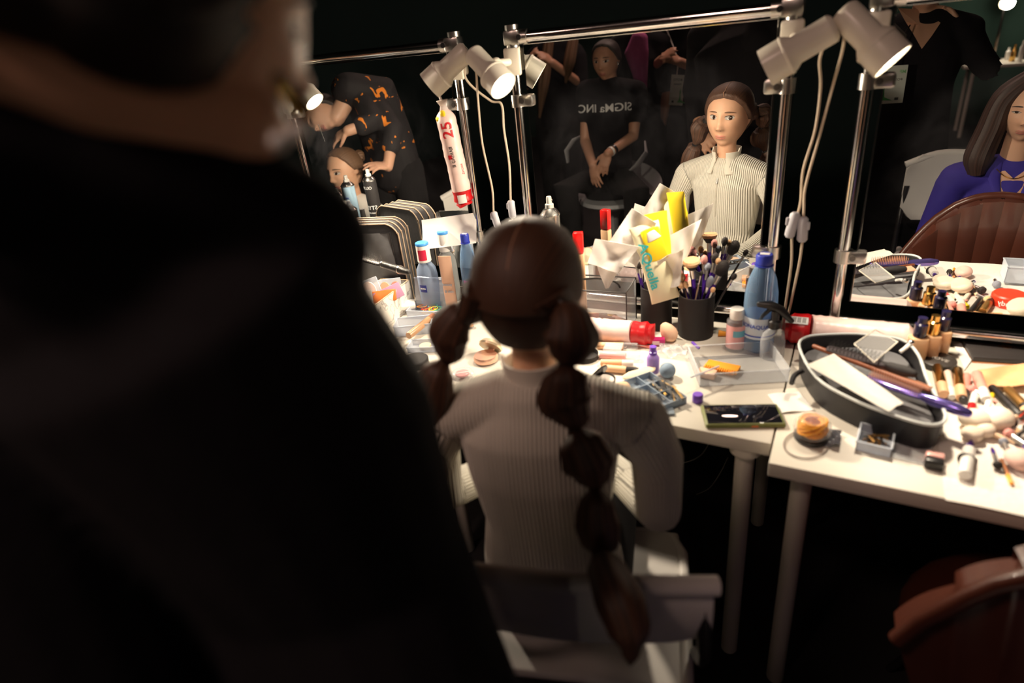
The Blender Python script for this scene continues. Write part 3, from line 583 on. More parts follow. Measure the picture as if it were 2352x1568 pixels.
# clear case with black wire handles
ac = Vector((-.628, 1.632, TZ)); A = Item('clear_case', 'clear case with black wire edges full of gloss tubes, beside the cups', 'case', ac, (0, 0, math.radians(4)))
sx, sy, h = .190, .120, .135; g = G().box((0, 0, .0015), (sx, sy, .003))
for s in (-1, 1): g.box((s*(sx/2-.001), 0, h/2), (.002, sy, h)).box((0, s*(sy/2-.001), h/2), (sx, .002, h))
A.part('walls', g, CLEAR); g = G()
for z in (h,):
    g.tube([(-sx/2, -sy/2, z), (sx/2, -sy/2, z), (sx/2, sy/2, z), (-sx/2, sy/2, z), (-sx/2, -sy/2, z)], .0022, 8, 0)
for x, y in ((-sx/2, -sy/2), (sx/2, -sy/2), (sx/2, sy/2)): g.tube([(x, y, 0), (x, y, h)], .002, 8, 0)
A.part('wire_edges', g, BLACKP); A.part('handle', G().tube([(-.07, -.03, h+.002), (-.055, -.025, h+.018), (0, -.02, h+.024), (.055, -.025, h+.018), (.07, -.03, h+.002)], .003), BLACKP)
TAUPE = mat('taupe_gloss', (.32, .17, .14), .3)
for i, (x0, y0, z0, x1, y1, z1, r, m, cm, lb) in enumerate([(-.07, -.035, .012, .03, -.03, .012, .009, TAUPE, SILVER, 'taupe tube with silver cap lying at the front of the clear case'),
        (.0, -.015, .03, .075, -.02, .022, .009, TAUPE, ROSE, 'taupe tube lying aslant at the right of the clear case'), (-.07, .0, .012, .02, .01, .012, .009, NUDE, SILVER, 'nude tube in the middle of the clear case'),
        (-.06, .03, .012, .04, .03, .012, .009, BEIGE, GOLD, 'beige tube with gold cap at the rear of the clear case'), (-.05, -.02, .031, .02, .0, .031, .008, CORAL, SILVER, 'coral tube on top of the others in the clear case'), (.03, .025, .012, .08, .0, .012, .009, TAUPE, BLACKP, 'short taupe tube with black cap in the clear case')]):
    tubecos(A.M @ Vector((x0, y0, z0)), A.M @ Vector((x1, y1, z1)), r, m, cm, lb, 'gloss_tube')
# bottle with red cap and cream box behind the head
p = D(1327, 533, 1.62); it = Item('foundation_tube', 'cream tube with translucent red cap behind the braided head', 'makeup', (p.x, 1.62, TZ), (0, 0, .25)); h = p.z-TZ
it.part('body', G().box((0, 0, h*.39), (.030, .024, h*.78), bev=.004), BEIGE); it.part('cap', G().box((0, 0, h*.89+.0005), (.029, .023, h*.22-.001), bev=.003), mat('clear_red', (.65, .01, .01), .15))
it.text('FIJ', .016, (0, -.0125, h*.7), (1, 0, 0), (0, 0, 1), TEXTK)
tubecos(Vector((-.755, 1.54, TZ)), Vector((-.755, 1.54, TZ+.09)), .012, CORAL, BEIGE, 'small coral and beige tube standing by the clear case')
# cotton pads rolls in film
def pads(a, b, r, label, redat=1, num=None, seed=0, up=(0, 0, 1), redlen=.22):
    a, b = Vector(a), Vector(b); d = (b-a).normalized(); l = (b-a).length; upv = Vector(up); s = (upv-d*upv.dot(d)).normalized(); t = d.cross(s); M = Matrix((s, t, d)).transposed()
    it = Item('cotton_pads_pack', label, 'cotton pads', a, M); n = 22; rnd = random.Random(seed)
    zr = l*(1-redlen)
    g = G().loft([(rnd.uniform(-.001, .001), rnd.uniform(-.001, .001), zr*i/n) for i in range(n+1)], [r*(.45 if i == 0 else .8 if i == 1 else 1)*rnd.uniform(.965, 1.02) for i in range(n+1)], 24); it.part('film', g, PINKW)
    g = G().loft([(0, 0, zr+(l-zr)*i/8) for i in range(9)], [r*(1.01 if i < 6 else .85 if i == 6 else .9)*rnd.uniform(.94, 1.05) if i < 8 else (r*1.05, r*.25) for i in range(9)], 24); it.part('red_end', g, RED)
    it.part('tied_end', G().loft([(0, 0, -.028), (0, 0, -.012), (0, 0, .0)], [(r*.75, r*.5), (r*.35, r*.3), (r*.45, r*.45)], 14, side=(1, 0, 0)), mat('clear_film', (.85, .75, .72), .2, trans=.4))
    it.r = r; it.l = l; return it
a, b = Z(1322, 752, .765), Z(1504, 768, .762); it = pads(a, b, .034, 'pads packet in pinkish film with red end, lying before the cups', seed=1, redlen=.27)
it.part('barcode_label', G().sheet(lambda u, v: ((.0375)*math.cos(2.25+u*.75), .0375*math.sin(2.25+u*.75), it.l*.74+v*.042), 8, 2, .0005), WPLA)
g = G()
for k in range(11): 
    if k % 4 == 3: continue
    g.sheet(lambda u, v, k=k: ((.0383)*math.cos(2.42+u*.42), .0383*math.sin(2.42+u*.42), it.l*.74+.006+k*.0028+v*.0013), 4, 1, .0003)
it.part('barcode', g, TEXTK)
a, b = Z(2100, 755, .775), Z(1792, 770, .775); a.y = min(a.y, 1.66); b.y = 1.655; it = pads(a, b, .040, 'long pads packet in pinkish film, lying below the right mirror', seed=2, redlen=.22)
it.part('barcode_label', G().sheet(lambda u, v: ((.0437)*math.cos(-.35-u*.5), .0437*math.sin(-.35-u*.5), it.l*.80+v*.055), 8, 2, .0005), WPLA)
g = G()
for k in range(14):
    if k % 4 == 3: continue
    g.sheet(lambda u, v, k=k: ((.0443)*math.cos(-.42-u*.33), .0443*math.sin(-.42-u*.33), it.l*.80+.006+k*.003+v*.0014), 4, 1, .0003)
it.part('barcode', g, TEXTK)
it.part('yellow_sticker', G().sheet(lambda u, v: (.0415*math.cos(-1.2-u*.7), .0415*math.sin(-1.2-u*.7), .022+v*.02), 6, 2, .0006), YELLOW)
it.part('red_ring_print', G().lathe([(.007, 0), (.007, .0006), (.0045, .0006), (.0045, 0)], 20, c=(.0405*math.cos(-1.3), .0405*math.sin(-1.3), it.l*.42), axis=(math.cos(-1.3), math.sin(-1.3), 0), cap=False), TEXTR)
a, b = D(1020, 252, 1.66), D(1068, 472, 1.665)
it = pads(a, b, .030, 'pads packet marked 25, hung on the chrome pole between the mirrors', seed=3, up=(0, 1, 0), redlen=.17)
def rolltext(it, s, size, z, m, ang=math.pi, sx=1.):
    me = text_mesh(s, size, .0003, sx)
    for v in me.vertices:
        x, y, d = v.co; t = ang+y/it.r; rr = it.r*1.025+.0006+d; v.co = (rr*math.cos(t), rr*math.sin(t), z-x)
    it.part('lettering', me, m, smooth=False)
rolltext(it, '25', .046, it.l*.19, TEXTR, math.pi-.5, 1.1); rolltext(it, 'Я САМАЯ', .014, it.l*.46, TEXTK, math.pi-.45); rolltext(it, 'ДИСКИ', .009, it.l*.60, TEXTR, math.pi-1.2)
it.part('square_mark', G().sheet(lambda u, v: (it.r*1.03*math.cos(math.pi+.05-u*.42), it.r*1.03*math.sin(math.pi+.05-u*.42), it.l*.46+(v-.5)*.013), 5, 2, .0005), TEXTR)
it.part('white_window', G().sheet(lambda u, v: ((it.r*1.06)*math.cos(math.pi+.0-u*.9), it.r*1.06*math.sin(math.pi+.0-u*.9), it.l*(.86+v*.09)), 6, 3, .0006), WPLA)
it.part('yellow_sticker', G().ball((-it.r*.8, .008, .008), .010, (.5, 1, 1), 10).ball((-it.r*.85, -.012, .022), .008, (.5, 1, 1), 10), YELLOW)
it.part('hanging_tape', G().tube([(0, 0, -.02), (.018, -.02, -.045), (.03, -.03, -.052)], .004, 8), mat('clear_film', (0, 0, 0)))
# table middle clutter
it = Item('beauty_sponge', 'peach egg-shaped sponge leaning between the black cups and the red packet', 'sponge', Z(1532, 787)+Vector((0, .012, .030)), (math.radians(10), math.radians(-28), 0))
it.part('foam', G().lathe([(0, -.031), (.014, -.028), (.0225, -.016), (.0235, -.003), (.019, .013), (.010, .027), (0, .032)], 28, cap=False), SPONGE)
it = Item('nail_varnish', 'magenta bottle lying in front of the red packet end', 'makeup', Z(1507, 792)+Vector((0, 0, .012)), (0, 0, .3)); it.part('body', G().box((0, 0, 0), (.05, .022, .022), bev=.006), mat('magenta', (.50, .02, .16), .25)); it.part('label', G().box((-.004, -.0115, 0), (.026, .001, .011)), mat('pale_label', (.78, .6, .6), .5))
tubecos(Z(1345, 775)+Vector((0, 0, .006)), Z(1500, 797)+Vector((0, 0, .006)), .005, BLACKP, BLACKP, 'long black pencil lying in front of the red packet', 'makeup_pencil', capf=.3)
tubecos(Z(1352, 792)+Vector((0, 0, .004)), Z(1440, 800)+Vector((0, 0, .004)), .004, BLACKP, SILVER, 'shorter black pencil with silver tip near the braided hair', 'makeup_pencil', capf=.2)
tubecos(Z(1495, 800)+Vector((0, 0, .005)), Z(1402, 786)+Vector((0, 0, .005)), .0045, mat('salmon_pink', (.85, .25, .22), .3), WPLA, 'salmon pink pencil with white end lying across the table', 'makeup_pencil', capf=.3)
compact(Z(1440, 778)+Vector((0, .0, 0)), .014, .012, BLACKP, BLACKP, 'small shiny black pot before the red packet', 'pot')
it = Item('round_tin', 'open round black tin right of the braided hair', 'tin', Z(1345, 822)); it.part('shell', G().lathe([(0, 0), (.036, 0), (.037, .016), (.035, .016), (.034, .003), (0, .003)], 40, cap=False), BLACKM)
for i, (q0, q1, m, cm, r, lb) in enumerate([((1372, 800), (1465, 802), BEIGE, CLEAR, .010, 'beige concealer tube at the back of the nude row'), ((1378, 822), (1470, 828), mat('pink_gloss', (.80, .42, .42), .2), CLEAR, .011, 'pink gloss tube in the middle of the nude row'),
        ((1380, 840), (1455, 842), BEIGE, WPLA, .010, 'beige concealer tube third in the nude row'), ((1385, 852), (1468, 860), BEIGE, BLACKP, .010, 'beige concealer tube with dark cap, front of the nude row')]):
    tubecos(Z(*q0)+Vector((0, 0, r)), Z(*q1)+Vector((0, 0, r)), r, m, cm, lb, 'concealer_tube')
it = palette(Z(1405, 822)+Vector((0, 0, .0235)), .05, .04, [], 'square clear lid with printed frame lying on the nude tubes', CLEAR, (math.radians(-90), 0, .1), [])
it = bottle(Z(1498, 856)+Vector((0, .008, 0)), 'little lilac bottle with purple cap standing in the clutter', [(.015, 0), (.0165, .003), (.0165, .042), (.012, .05), (.009, .053)], LILAC, [(.0105, .053), (.0105, .060), (.0085, .061), (.0085, .075)], PURPP)
single('blending_sponge', 'round blue-grey sponge behind the lilac bottle', 'sponge', G().ball((0, 0, .0205), .0205, (1, 1, 1), 20), mat('blue_grey_foam', (.22, .30, .40), .85), Z(1533, 866))
single('powder_puff', 'flat cream powder puff leaning by the lilac bottle', 'puff', G().ball((0, 0, 0), .045, (1, .35, .12), 20), mat('cream_foam', (.80, .68, .48), .9, 0, .1, 60), Z(1468, 865)+Vector((0, 0, .012)), (math.radians(15), math.radians(-12), .5))
it = Item('powder_jar', 'black jar of loose white powder with raised lid, right of the braid', 'makeup', Z(1383, 900)+Vector((0, .01, 0))); it.part('jar', G().lathe([(.018, 0), (.020, .003), (.020, .022), (.031, .026), (.032, .034), (.029, .034), (.028, .030), (0, .030)], 36), BLACKP); it.part('powder', G().lathe([(.0275, .031), (.02, .035), (0, .0365)], 30), mat('loose_powder', (.88, .80, .74), .9, 0, .1, 200, 1)); it.part('lid', G().lathe([(.031, 0), (.032, .004), (.028, .005)], 32, c=(-.016, .012, .036), axis=(-.8, .3, .5)), BLACKP)
it = Item('sponge_holder', 'white cone holder with tan sponge near the sweater shoulder', 'sponge', Z(1428, 922)+Vector((0, .01, 0))); it.part('cone', G().lathe([(.010, 0), (.021, .028), (.0195, .028), (.009, .003)], 28), WPLA); it.part('sponge', G().ball((0, 0, .033), .020, (1, 1, .8), 18), mat('tan_foam', (.72, .50, .32), .9, 0, .12, 60))
O = Item('divided_organizer', 'grey-blue divided organizer with hair pins in front of the girl', 'organizer', Z(1500, 918)+Vector((-.005, .02, 0)), (0, 0, math.radians(-38)))
g = G().box((0, 0, .001), (.145, .085, .002)); h = .020
for x in (-.0725, -.025, .0225, .0725): g.box((x, 0, h/2), (.002, .085, h))
for y in (-.0425, 0, .0425): g.box((0, y, h/2), (.145, .002, h))
O.part('tray', g, GREYT)
for i in range(26):
    x, y = random.uniform(.0, .075), random.uniform(.002, .048); a = random.uniform(-.5, .3)-.2; l = random.uniform(.018, .03); q = O.M @ Vector((x-.02, y, .010+.0006*i)); dv = O.M.to_3x3() @ Vector((math.cos(a)*l, math.sin(a)*l, 0))
    single('hair_pin', ('gold' if i % 5 == 0 else 'black')+' bobby pin in the heap on the grey-blue organizer', 'hair pin', G().tube([q-dv, q, q+dv, q+dv+Vector((.002, .002, .001)), q+Vector((.001, .003, .0012)), q-dv*.9+Vector((.001, .002, .001))], .0009, 5, 1), GOLD if i % 5 == 0 else BLACKP, group=('gold' if i % 5 == 0 else 'black')+' pins on the organizer')
it = Item('puff_tray', 'open tray with flat beige puff at the front edge of the table', 'tray', Z(1515, 948)+Vector((-.012, .005, 0)), (0, 0, math.radians(24))); it.part('tray', G().box((0, 0, .0035), (.085, .05, .007), bev=.002), GREYT); it.part('puff', G().ball((-.008, .004, .0075), .034, (1, .62, .16), 18), SPONGE)
single('purple_stopper', 'purple cap lying in front of the big clear box', 'cap', G().lathe([(.011, 0), (.0125, .002), (.0125, .020), (.011, .022)], 24), PURPP, Z(1601, 925)+Vector((0, .006, 0)))
# big clear box with orange combs
bx = openbox(Z(1690, 848)+Vector((0, 0, 0)), .215, .150, .036, 'large clear plastic box lid with ribbed rim in the middle of the table', CLEAR, rot=(0, 0, math.radians(24)), name='clear_box')
R_ = bx.M
it = Item('massage_comb', 'orange ribbed comb inside the large clear box', 'comb', R_ @ Vector((-.035, .0, .003)), (0, 0, math.radians(-8))); g = G().box((0, 0, .006), (.085, .040, .010), bev=.003)
for i in range(14): g.box((-.036+i*.0055, -.022, .009), (.0028, .016, .010), bev=.0008)
it.part('comb', g, ORANGE)
single('beige_block', 'beige block sponge next to the orange comb in the clear box', 'sponge', G().box((0, 0, .008), (.045, .03, .016), bev=.003), SPONGE, R_ @ Vector((-.080, -.030, .003)), (0, 0, -.1))
single('clear_stick', 'thin clear stick lying over the front corner of the clear box', 'stick', G().cyl((-.045, 0, 0), (.045, 0, 0), .0025, n=8), CLEARM, Z(1618, 885)+Vector((0, 0, .040)), (0, 0, .95))
single('violet_pen_cap', 'small violet pen cap on the rim of the clear box', 'cap', G().cyl((-.014, 0, 0), (.014, 0, 0), .004, n=10), PURPP, Z(1597, 815)+Vector((0, 0, .030)), (0, .3, -.6))
it = Item('crumpled_film', 'crumpled clear wrapper between the lilac bottle and the clear box', 'wrapper', Z(1545, 812)); g = G().sheet(lambda u, v: ((u-.5)*.08, (v-.5)*.06, .012+.010*math.sin(9*u+3*v)*math.cos(8*v)), 16, 14, .0005); it.part('film', g, CLEAR)
# phone
ph = Item('phone', 'phone in an olive green case lying at the front table edge', 'phone', Z(1703, 962)+Vector((0, .004, 0)), (0, 0, math.radians(20)))
ph.part('case', G().box((0, 0, .006), (.172, .084, .0115), bev=.005, seg=3), mat('olive_case', (.16, .18, .05), .5)); ph.part('screen', G().box((0, 0, .0119), (.160, .074, .001), bev=.0005), mat('phone_glass', (.008, .008, .012), .04, coat=1)); ph.part('button', G().box((.02, -.0422, .006), (.014, .0012, .003), bev=.0005), mat('orange_button', (.8, .15, .03), .5))
# small pink bottle, spray bottle
p = D(1694, 708, 1.58); h = p.z-TZ
it = bottle((p.x, 1.58, TZ), 'small pink and blue labelled bottle with white flip cap before the water bottle', [(.0235, 0), (.025, .003), (.025, h*.72), (.019, h*.77)], CLEAR, [(.0185, h*.77), (.019, h*.78), (.019, h*.94), (.017, h)], WPLA)
it.part('pink_label', G().lathe([(.0254, h*.08), (.0254, h*.64)], 32, cap=False), mat('pink_label', (.82, .42, .42), .5)); it.part('blue_label', G().sheet(lambda u, v: (.0259*math.cos(-1.7+u*1.3), .0259*math.sin(-1.7+u*1.3), h*.38+v*h*.15), 10, 2, .0004), mat('cyan_label', (.15, .48, .62), .5))
sp = Z(1770, 822)+Vector((0, .012, 0)); h = .085
it = bottle(sp, 'clear spray bottle with black trigger beside the large water bottle', [(.028, 0), (.031, .004), (.031, h*.6), (.026, h*.85), (.013, h)], CLEAR, [(.0145, h), (.015, h+.004), (.015, h+.018), (.010, h+.022), (.010, h+.048)], BLACKP, name='spray_bottle')
it.part('trigger_head', G().loft([(-.040, .0, h+.062), (-.012, 0, h+.062), (.012, 0, h+.052), (.040, 0, h+.022)], [(.008, .009), (.011, .011), (.011, .011), (.005, .007)], 14, side=(0, 1, 0), round_=True), BLACKP)
it.part('trigger', G().loft([(-.012, 0, h+.052), (-.030, 0, h+.030), (-.040, 0, h+.008)], [.006, .005, .003], 10, round_=True), BLACKP)
single('orange_funnel', 'small orange-yellow plastic piece lying right of the front cup', 'clip', G().loft([(-.02, 0, .009), (.005, 0, .007), (.02, 0, .005)], [.009, .006, .004], 12), ORANGE, Z(1665, 775)+Vector((0, .01, 0)), (0, 0, .2))
single('paper_napkin', 'small white napkin tucked between the phone and the zip bag', 'napkin', G().sheet(lambda u, v: ((u-.5)*.075, (v-.5)*.08, .003+.002*math.sin(6*u)), 8, 6, .0006), PAPER, Z(1815, 925), (0, 0, .5))
# ------------------------------------------------------------------ right table
def polyshell(top, bot, inset=.0):            # closed tray from two rings (lists of Vectors)
    n = len(top); c = sum(bot, Vector())/n; it_ = [p+(sum(top, Vector())/n-p)*.04 for p in top]; ib = [p+Vector((0, 0, .006))+(c-p)*.06 for p in bot]
    vs = list(bot)+list(top)+it_+ib; fs = [tuple(range(n))[::-1], tuple(3*n+i for i in range(n))]
    for i in range(n):
        j = (i+1) % n
        fs += [(i, j, n+j, n+i), (n+i, n+j, 2*n+j, 2*n+i), (2*n+i, 2*n+j, 3*n+j, 3*n+i)]
    return G().raw(vs, fs)
def ring(pix, z, k=4):
    P = [Z(x, y, z) for x, y in pix]; o = []; n = len(P)
    for i in range(n):
        a, b, c, d = P[i-1], P[i], P[(i+1) % n], P[(i+2) % n]
        for q in range(k): t = q/k; o.append(.5*((2*b)+(c-a)*t+(2*a-5*b+4*c-d)*t*t+(3*b-a-3*c+d)*t**3))
    return o
rimpx = [(1836, 800), (1850, 776), (1905, 769), (1990, 769), (2070, 782), (2108, 815), (2132, 880), (2172, 955), (2140, 978), (2050, 955), (1950, 915), (1875, 868)]
top = ring(rimpx, .795); cc = sum(top, Vector())/len(top)
bot = [Vector((p.x+(cc.x-p.x)*.04, p.y+(cc.y-p.y)*.04, TZ+.001)) for p in top]
for p in top+bot: p.y = min(p.y, 1.615)
ZB = Item('zip_bag', 'open black zip bag with pale piping full of brushes, on the right table', 'bag', (cc.x, cc.y, TZ))
ZB.part('shell', polyshell(top, bot), mat('black_vinyl', (.007, .006, .008), .45, 0, .2, 30, .5), world=True)
ZB.part('piping', G().tube([p+Vector((0, 0, .002)) for p in top]+[top[0]+Vector((0, 0, .002))], .0035, 8, 1), mat('pale_piping', (.62, .66, .66), .3), world=True)
ZB.part('grey_lining', G().raw([p+(cc-p)*.10+Vector((0, 0, -.028)) for p in top], [tuple(range(len(top)))]), mat('grey_mesh_lining', (.16, .16, .17), .4, 0, .5, 25, .5), world=True)
ZB.part('zip_pull', G().box(D(2145, 960, 1.30)*0+Z(2150, 985, .76), (.022, .02, .03), bev=.006), BLACKP, world=True)
ZB.part('strap_tab', G().tube([Z(1845, 850, .79), Z(1825, 862, .78), Z(1818, 880, .775)], .006, 8), BLACKP, world=True)
def onbag(px, py, z=.80): return Z(px, py, z)
hairbrush(onbag(1905, 800, .812), onbag(2098, 858, .812), 'round dark bristle brush lying across the zip bag', mat('dark_bristle_core', (.03, .02, .025), .7, 0, .3, 200, .8), BLACKM, .016, BLACKM, hl=.35, rings=False)
it = Item('wooden_comb', 'reddish wooden comb with long teeth lying in the zip bag', 'comb', onbag(1870, 795, .806), Matrix(basis(onbag(2135, 898, .806)-onbag(1870, 795, .806), (0, 0, 1))).transposed())
l = (onbag(2135, 898, .806)-onbag(1870, 795, .806)).length
it.part('spine', G().loft([(0, 0, 0), (0, 0, l)], [(.006, .005), (.005, .004)], 14, round_=True), BROWNW)
g = G()
for i in range(46): g.loft([(.0, -.002, l*(.42+.55*i/46)), (-.006, -.03, l*(.42+.55*i/46)+.003)], [.0017, .0012], 5)
it.part('teeth', g, mat('copper_teeth', (.68, .34, .22), .4))
hairbrush(onbag(1995, 868, .806), onbag(2222, 948, .800), 'metallic purple hairbrush with its handle reaching over the bag edge', mat('purple_chrome', (.20, .16, .55), .18, .8), mat('purple_chrome', (0, 0, 0)), .014, mat('copper_teeth', (0, 0, 0)), hl=.45, npin=(20, 3), rings=False)
single('crumpled_paper', 'crumpled greyish paper strip lying in the zip bag', 'paper', quad([onbag(1852, 838, .812), onbag(1915, 812, .812), onbag(2075, 925, .812), onbag(2040, 945, .812)], .006, 16, 10), mat('grey_paper', (.62, .60, .55), .8, 0, .1, 30, .6))
it = Item('square_hoop', 'small clear square frame lying on top of the zip bag', 'frame', onbag(2000, 800, .828)); P = [onbag(x, y, .828) for x, y in [(1962, 790), (2010, 757), (2062, 785), (2008, 832)]]
it.part('outline', G().tube(P+[P[0]], .0018, 8, 0), mat('clear_edge', (.8, .76, .66), .15, trans=.3), world=True); it.part('pane', G().raw([p+Vector((0, 0, .0)) for p in P], [(0, 1, 2, 3)]), mat('very_clear', (.9, .9, .9), .1, trans=.96), world=True)
it = Item('hair_clip', 'small pearly clip at the right rim of the zip bag', 'clip', onbag(2085, 795, .815)); it.part('bar', G().tube([onbag(2068, 808, .812), onbag(2082, 797, .82), onbag(2092, 787, .822)], .0045, 8), WPLA, world=True); it.part('bead', G().ball(onbag(2092, 787, .824), .008, n=12), SILVER, world=True)
# foundation bottles
for i, (px, py, y, m, lb) in enumerate([(2116, 727, 1.625, mat('navy_cap', (.015, .012, .05), .2), 'square beige foundation bottle with navy cap, leftmost of three'), (2146, 722, 1.650, GOLD, 'square beige foundation bottle with gold cap, middle of three'), (2170, 712, 1.678, mat('navy_cap', (0, 0, 0)), 'square beige foundation bottle with navy cap, rightmost of three')]):
    p = D(px, py, y); h = p.z-TZ; it = Item('foundation_bottle', lb, 'makeup', (p.x+.004, y-.004, TZ), (0, 0, math.radians(12)), 'square foundation bottles')
    it.part('body', G().box((0, 0, h*.30), (.040, .032, h*.60), bev=.006, seg=3), mat('foundation_glass', (.80, .50, .28), .25)); it.part('cap', G().lathe([(.0135, h*.6+.0005), (.0145, h*.62), (.0145, h*.86), (.010, h*.89), (.010, h)], 24), m)
compact(Z(2152, 838), .039, .018, BLACKP, mat('charcoal_lid', (.045, .038, .034), .45), 'round charcoal compact with grey lettering right of the zip bag', 'round_compact')
me = text_mesh('MOVE', .017, .0002); o_ = [o for o in scene.objects if o.name.startswith('round_compact')][0]
for v in me.vertices: v.co = (v.co.x*math.cos(-.5)-v.co.y*math.sin(-.5), v.co.x*math.sin(-.5)+v.co.y*math.cos(-.5), .0183+v.co.z)
_o = link(bpy.data.objects.new('lettering', me)); _o.parent = o_; me.materials.append(mat('grey_print', (.4, .38, .35), .5))
it = Item('palette_book', 'dark book-shaped palette with copper edge at the right border', 'makeup', Z(2300, 812), (0, 0, math.radians(8))); it.part('cover', G().box((0, 0, .010), (.15, .115, .012), bev=.002), mat('charcoal_cover', (.035, .030, .03), .4)); it.part('copper_edge', G().box((0, 0, .002), (.152, .117, .004), bev=.001), mat('copper', (.75, .35, .18), .3, 1)); it.part('emblem', G().lathe([(0, 0), (.012, 0), (.012, .0006), (0, .0006)], 8, c=(.01, .01, .0162)).box((.01, .01, .0166), (.035, .004, .0005)), mat('copper', (0, 0, 0)))
single('white_card', 'white paper corner between the foundation bottles and dark palette', 'paper', quad([Z(2190, 790, .733), Z(2235, 785, .733), Z(2240, 815, .733), Z(2215, 850, .733)], .0005, 4, 4), PAPER)
single('orange_cloth', 'soft peach-orange cloth heaped below the dark palette', 'cloth', quad([Z(2245, 850, .74), Z(2352, 835, .75), Z(2365, 885, .75), Z(2270, 890, .74)], .012, 18, 12, .002, 3), mat('peach_cloth', (.85, .45, .22), .9, 0, .08, 20, .4))
for a in [((2150, 855), (2165, 918), GOLD, BEIGE, .0115, 'gold lipstick with beige end, left of two in the row', 'lipstick'), ((2196, 862), (2205, 926), GOLD, BEIGE, .0115, 'gold lipstick with beige end, right of two in the row', 'lipstick'),
          ((2174, 864), (2184, 922), mat('pale_tube', (.88, .68, .58), .4), WPLA, .008, 'pale tube between the two gold lipsticks', 'gloss_tube'), ((2218, 872), (2210, 930), mat('rose_tube', (.80, .34, .28), .3), BLACKP, .009, 'rose gloss tube right of the lipsticks', 'gloss_tube'),
          ((2238, 912), (2226, 955), WPLA, RED, .008, 'white tube with red end near the rosy tubes', 'gloss_tube'), ((2240, 870), (2262, 930), mat('rose_tube', (0, 0, 0)), WPLA, .011, 'larger rose tube with white cap', 'gloss_tube'),
          ((2275, 898), (2345, 968), BLACKP, BLACKP, .008, 'black eyeliner pen lying toward the right border', 'eyeliner'), ((2310, 905), (2370, 965), mat('bronze', (.45, .25, .08), .3, .8), BLACKP, .010, 'bronze tube at the right border', 'gloss_tube'),
          ((2262, 925), (2330, 1000), mat('pale_handle', (.85, .72, .60), .5), WPLA, .006, 'pale brush handle lying on the paper towel', 'stick'), ((2240, 935), (2300, 1010), mat('pale_handle', (0, 0, 0)), WPLA, .005, 'thin pale stick parallel to the handle', 'stick'),
          ((2262, 955), (2275, 915), WPLA, YELLOW, .007, 'white tube with yellow tip by the sponges', 'gloss_tube'),
          ((2212, 1105), (2222, 1045), WPLA, WPLA, .0115, 'white tube lying near the right front edge', 'tube'), ((2298, 1062), (2322, 1118), mat('copper', (0, 0, 0)), ORANGE, .004, 'copper pencil at the right front edge', 'pencil')]:
    tubecos(Z(*a[0])+Vector((0, 0, a[4]+.003)), Z(*a[1])+Vector((0, 0, a[4]+.003)), a[4], a[2], a[3], a[5], a[6])
for i, (px, py, r, lb) in enumerate([(2235, 985, .030, 'pale sponge in the heap, leftmost of the three on the towel'), (2285, 985, .032, 'large whitish sponge in the middle of the towel'), (2335, 1075, .026, 'pink egg sponge at the lower right of the towel')]):
    single('makeup_sponge', lb, 'sponge', G().ball((0, 0, r*.72), r, (1.05, .9, .7), 18), mat('pink_foam', (.85, .55, .48), .9) if i == 2 else mat('pale_foam', (.88, .76, .62), .9, 0, .08, 60), Z(px, py)+Vector((0, 0, .003)), (0, 0, i))
for i, (x0, y0, x1, y1, k, lb) in enumerate([(2228, 1022, 2215, 1072, 'k', 'broad translucent purple handle brush at the front of the towel'), (2275, 1040, 2290, 1085, 'k', 'thin purple brush at the middle front of the towel'), (2320, 1068, 2300, 1020, 'g', 'purple brush with grey tip near the pink sponge'), (2352, 1040, 2330, 1000, 't', 'tan purple-handled brush at the right border')]):
    q0, q1 = Z(x0, y0)+Vector((0, 0, .012)), Z(x1, y1)+Vector((0, 0, .012)); brush(q1, .014, q0, k, PURP, lb, w=.016 if i == 0 else .009, group='brushes on the paper towel')
it = Item('nail_polish', 'small pink bottle with black cap lying at the front of the right table', 'makeup', Z(2143, 1070)+Vector((0, 0, .012)), (0, 0, -.1)); it.part('cap', G().box((0, -.008, 0), (.032, .018, .022), bev=.004), BLACKP); it.part('glass', G().box((0, .011, 0), (.031, .019, .022), bev=.004), mat('pink_varnish', (.80, .42, .38), .2))
# box of bobby pins with open lid
bp_ = openbox(Z(2008, 1020)+Vector((0, .0, 0)), .062, .072, .022, 'small clear box of bobby pins at the front of the right table', CLEARM, rot=(0, 0, math.radians(-6)), name='pin_box'); bp_.part('open_lid', G().box((.066, .002, .0015), (.062, .068, .002)).box((.066, .036, .006), (.062, .0015, .010)).box((.0975, .002, .006), (.0015, .068, .010)).box((.066, -.032, .006), (.062, .0015, .010)), CLEAR)
for i in range(24):
    x, y = random.uniform(-.022, .022), random.uniform(-.02, .026); a = random.uniform(0, 3.1); l = .012; q = bp_.M @ Vector((x*.6, y*.6, .005+.0006*i)); dv = Vector((math.cos(a)*l, math.sin(a)*l, 0)); gd = i % 2
    single('bobby_pin', ('bronze' if gd else 'black')+' bobby pin inside the small clear box', 'hair pin', G().tube([q-dv, q, q+dv, q+dv+Vector((.0015, .002, .001)), q+Vector((.001, .0025, .0012)), q-dv*.9+Vector((.001, .002, .001))], .0009, 5, 1), mat('bronze', (0, 0, 0)) if gd else BLACKP, group=('bronze' if gd else 'black')+' pins in the clear box')
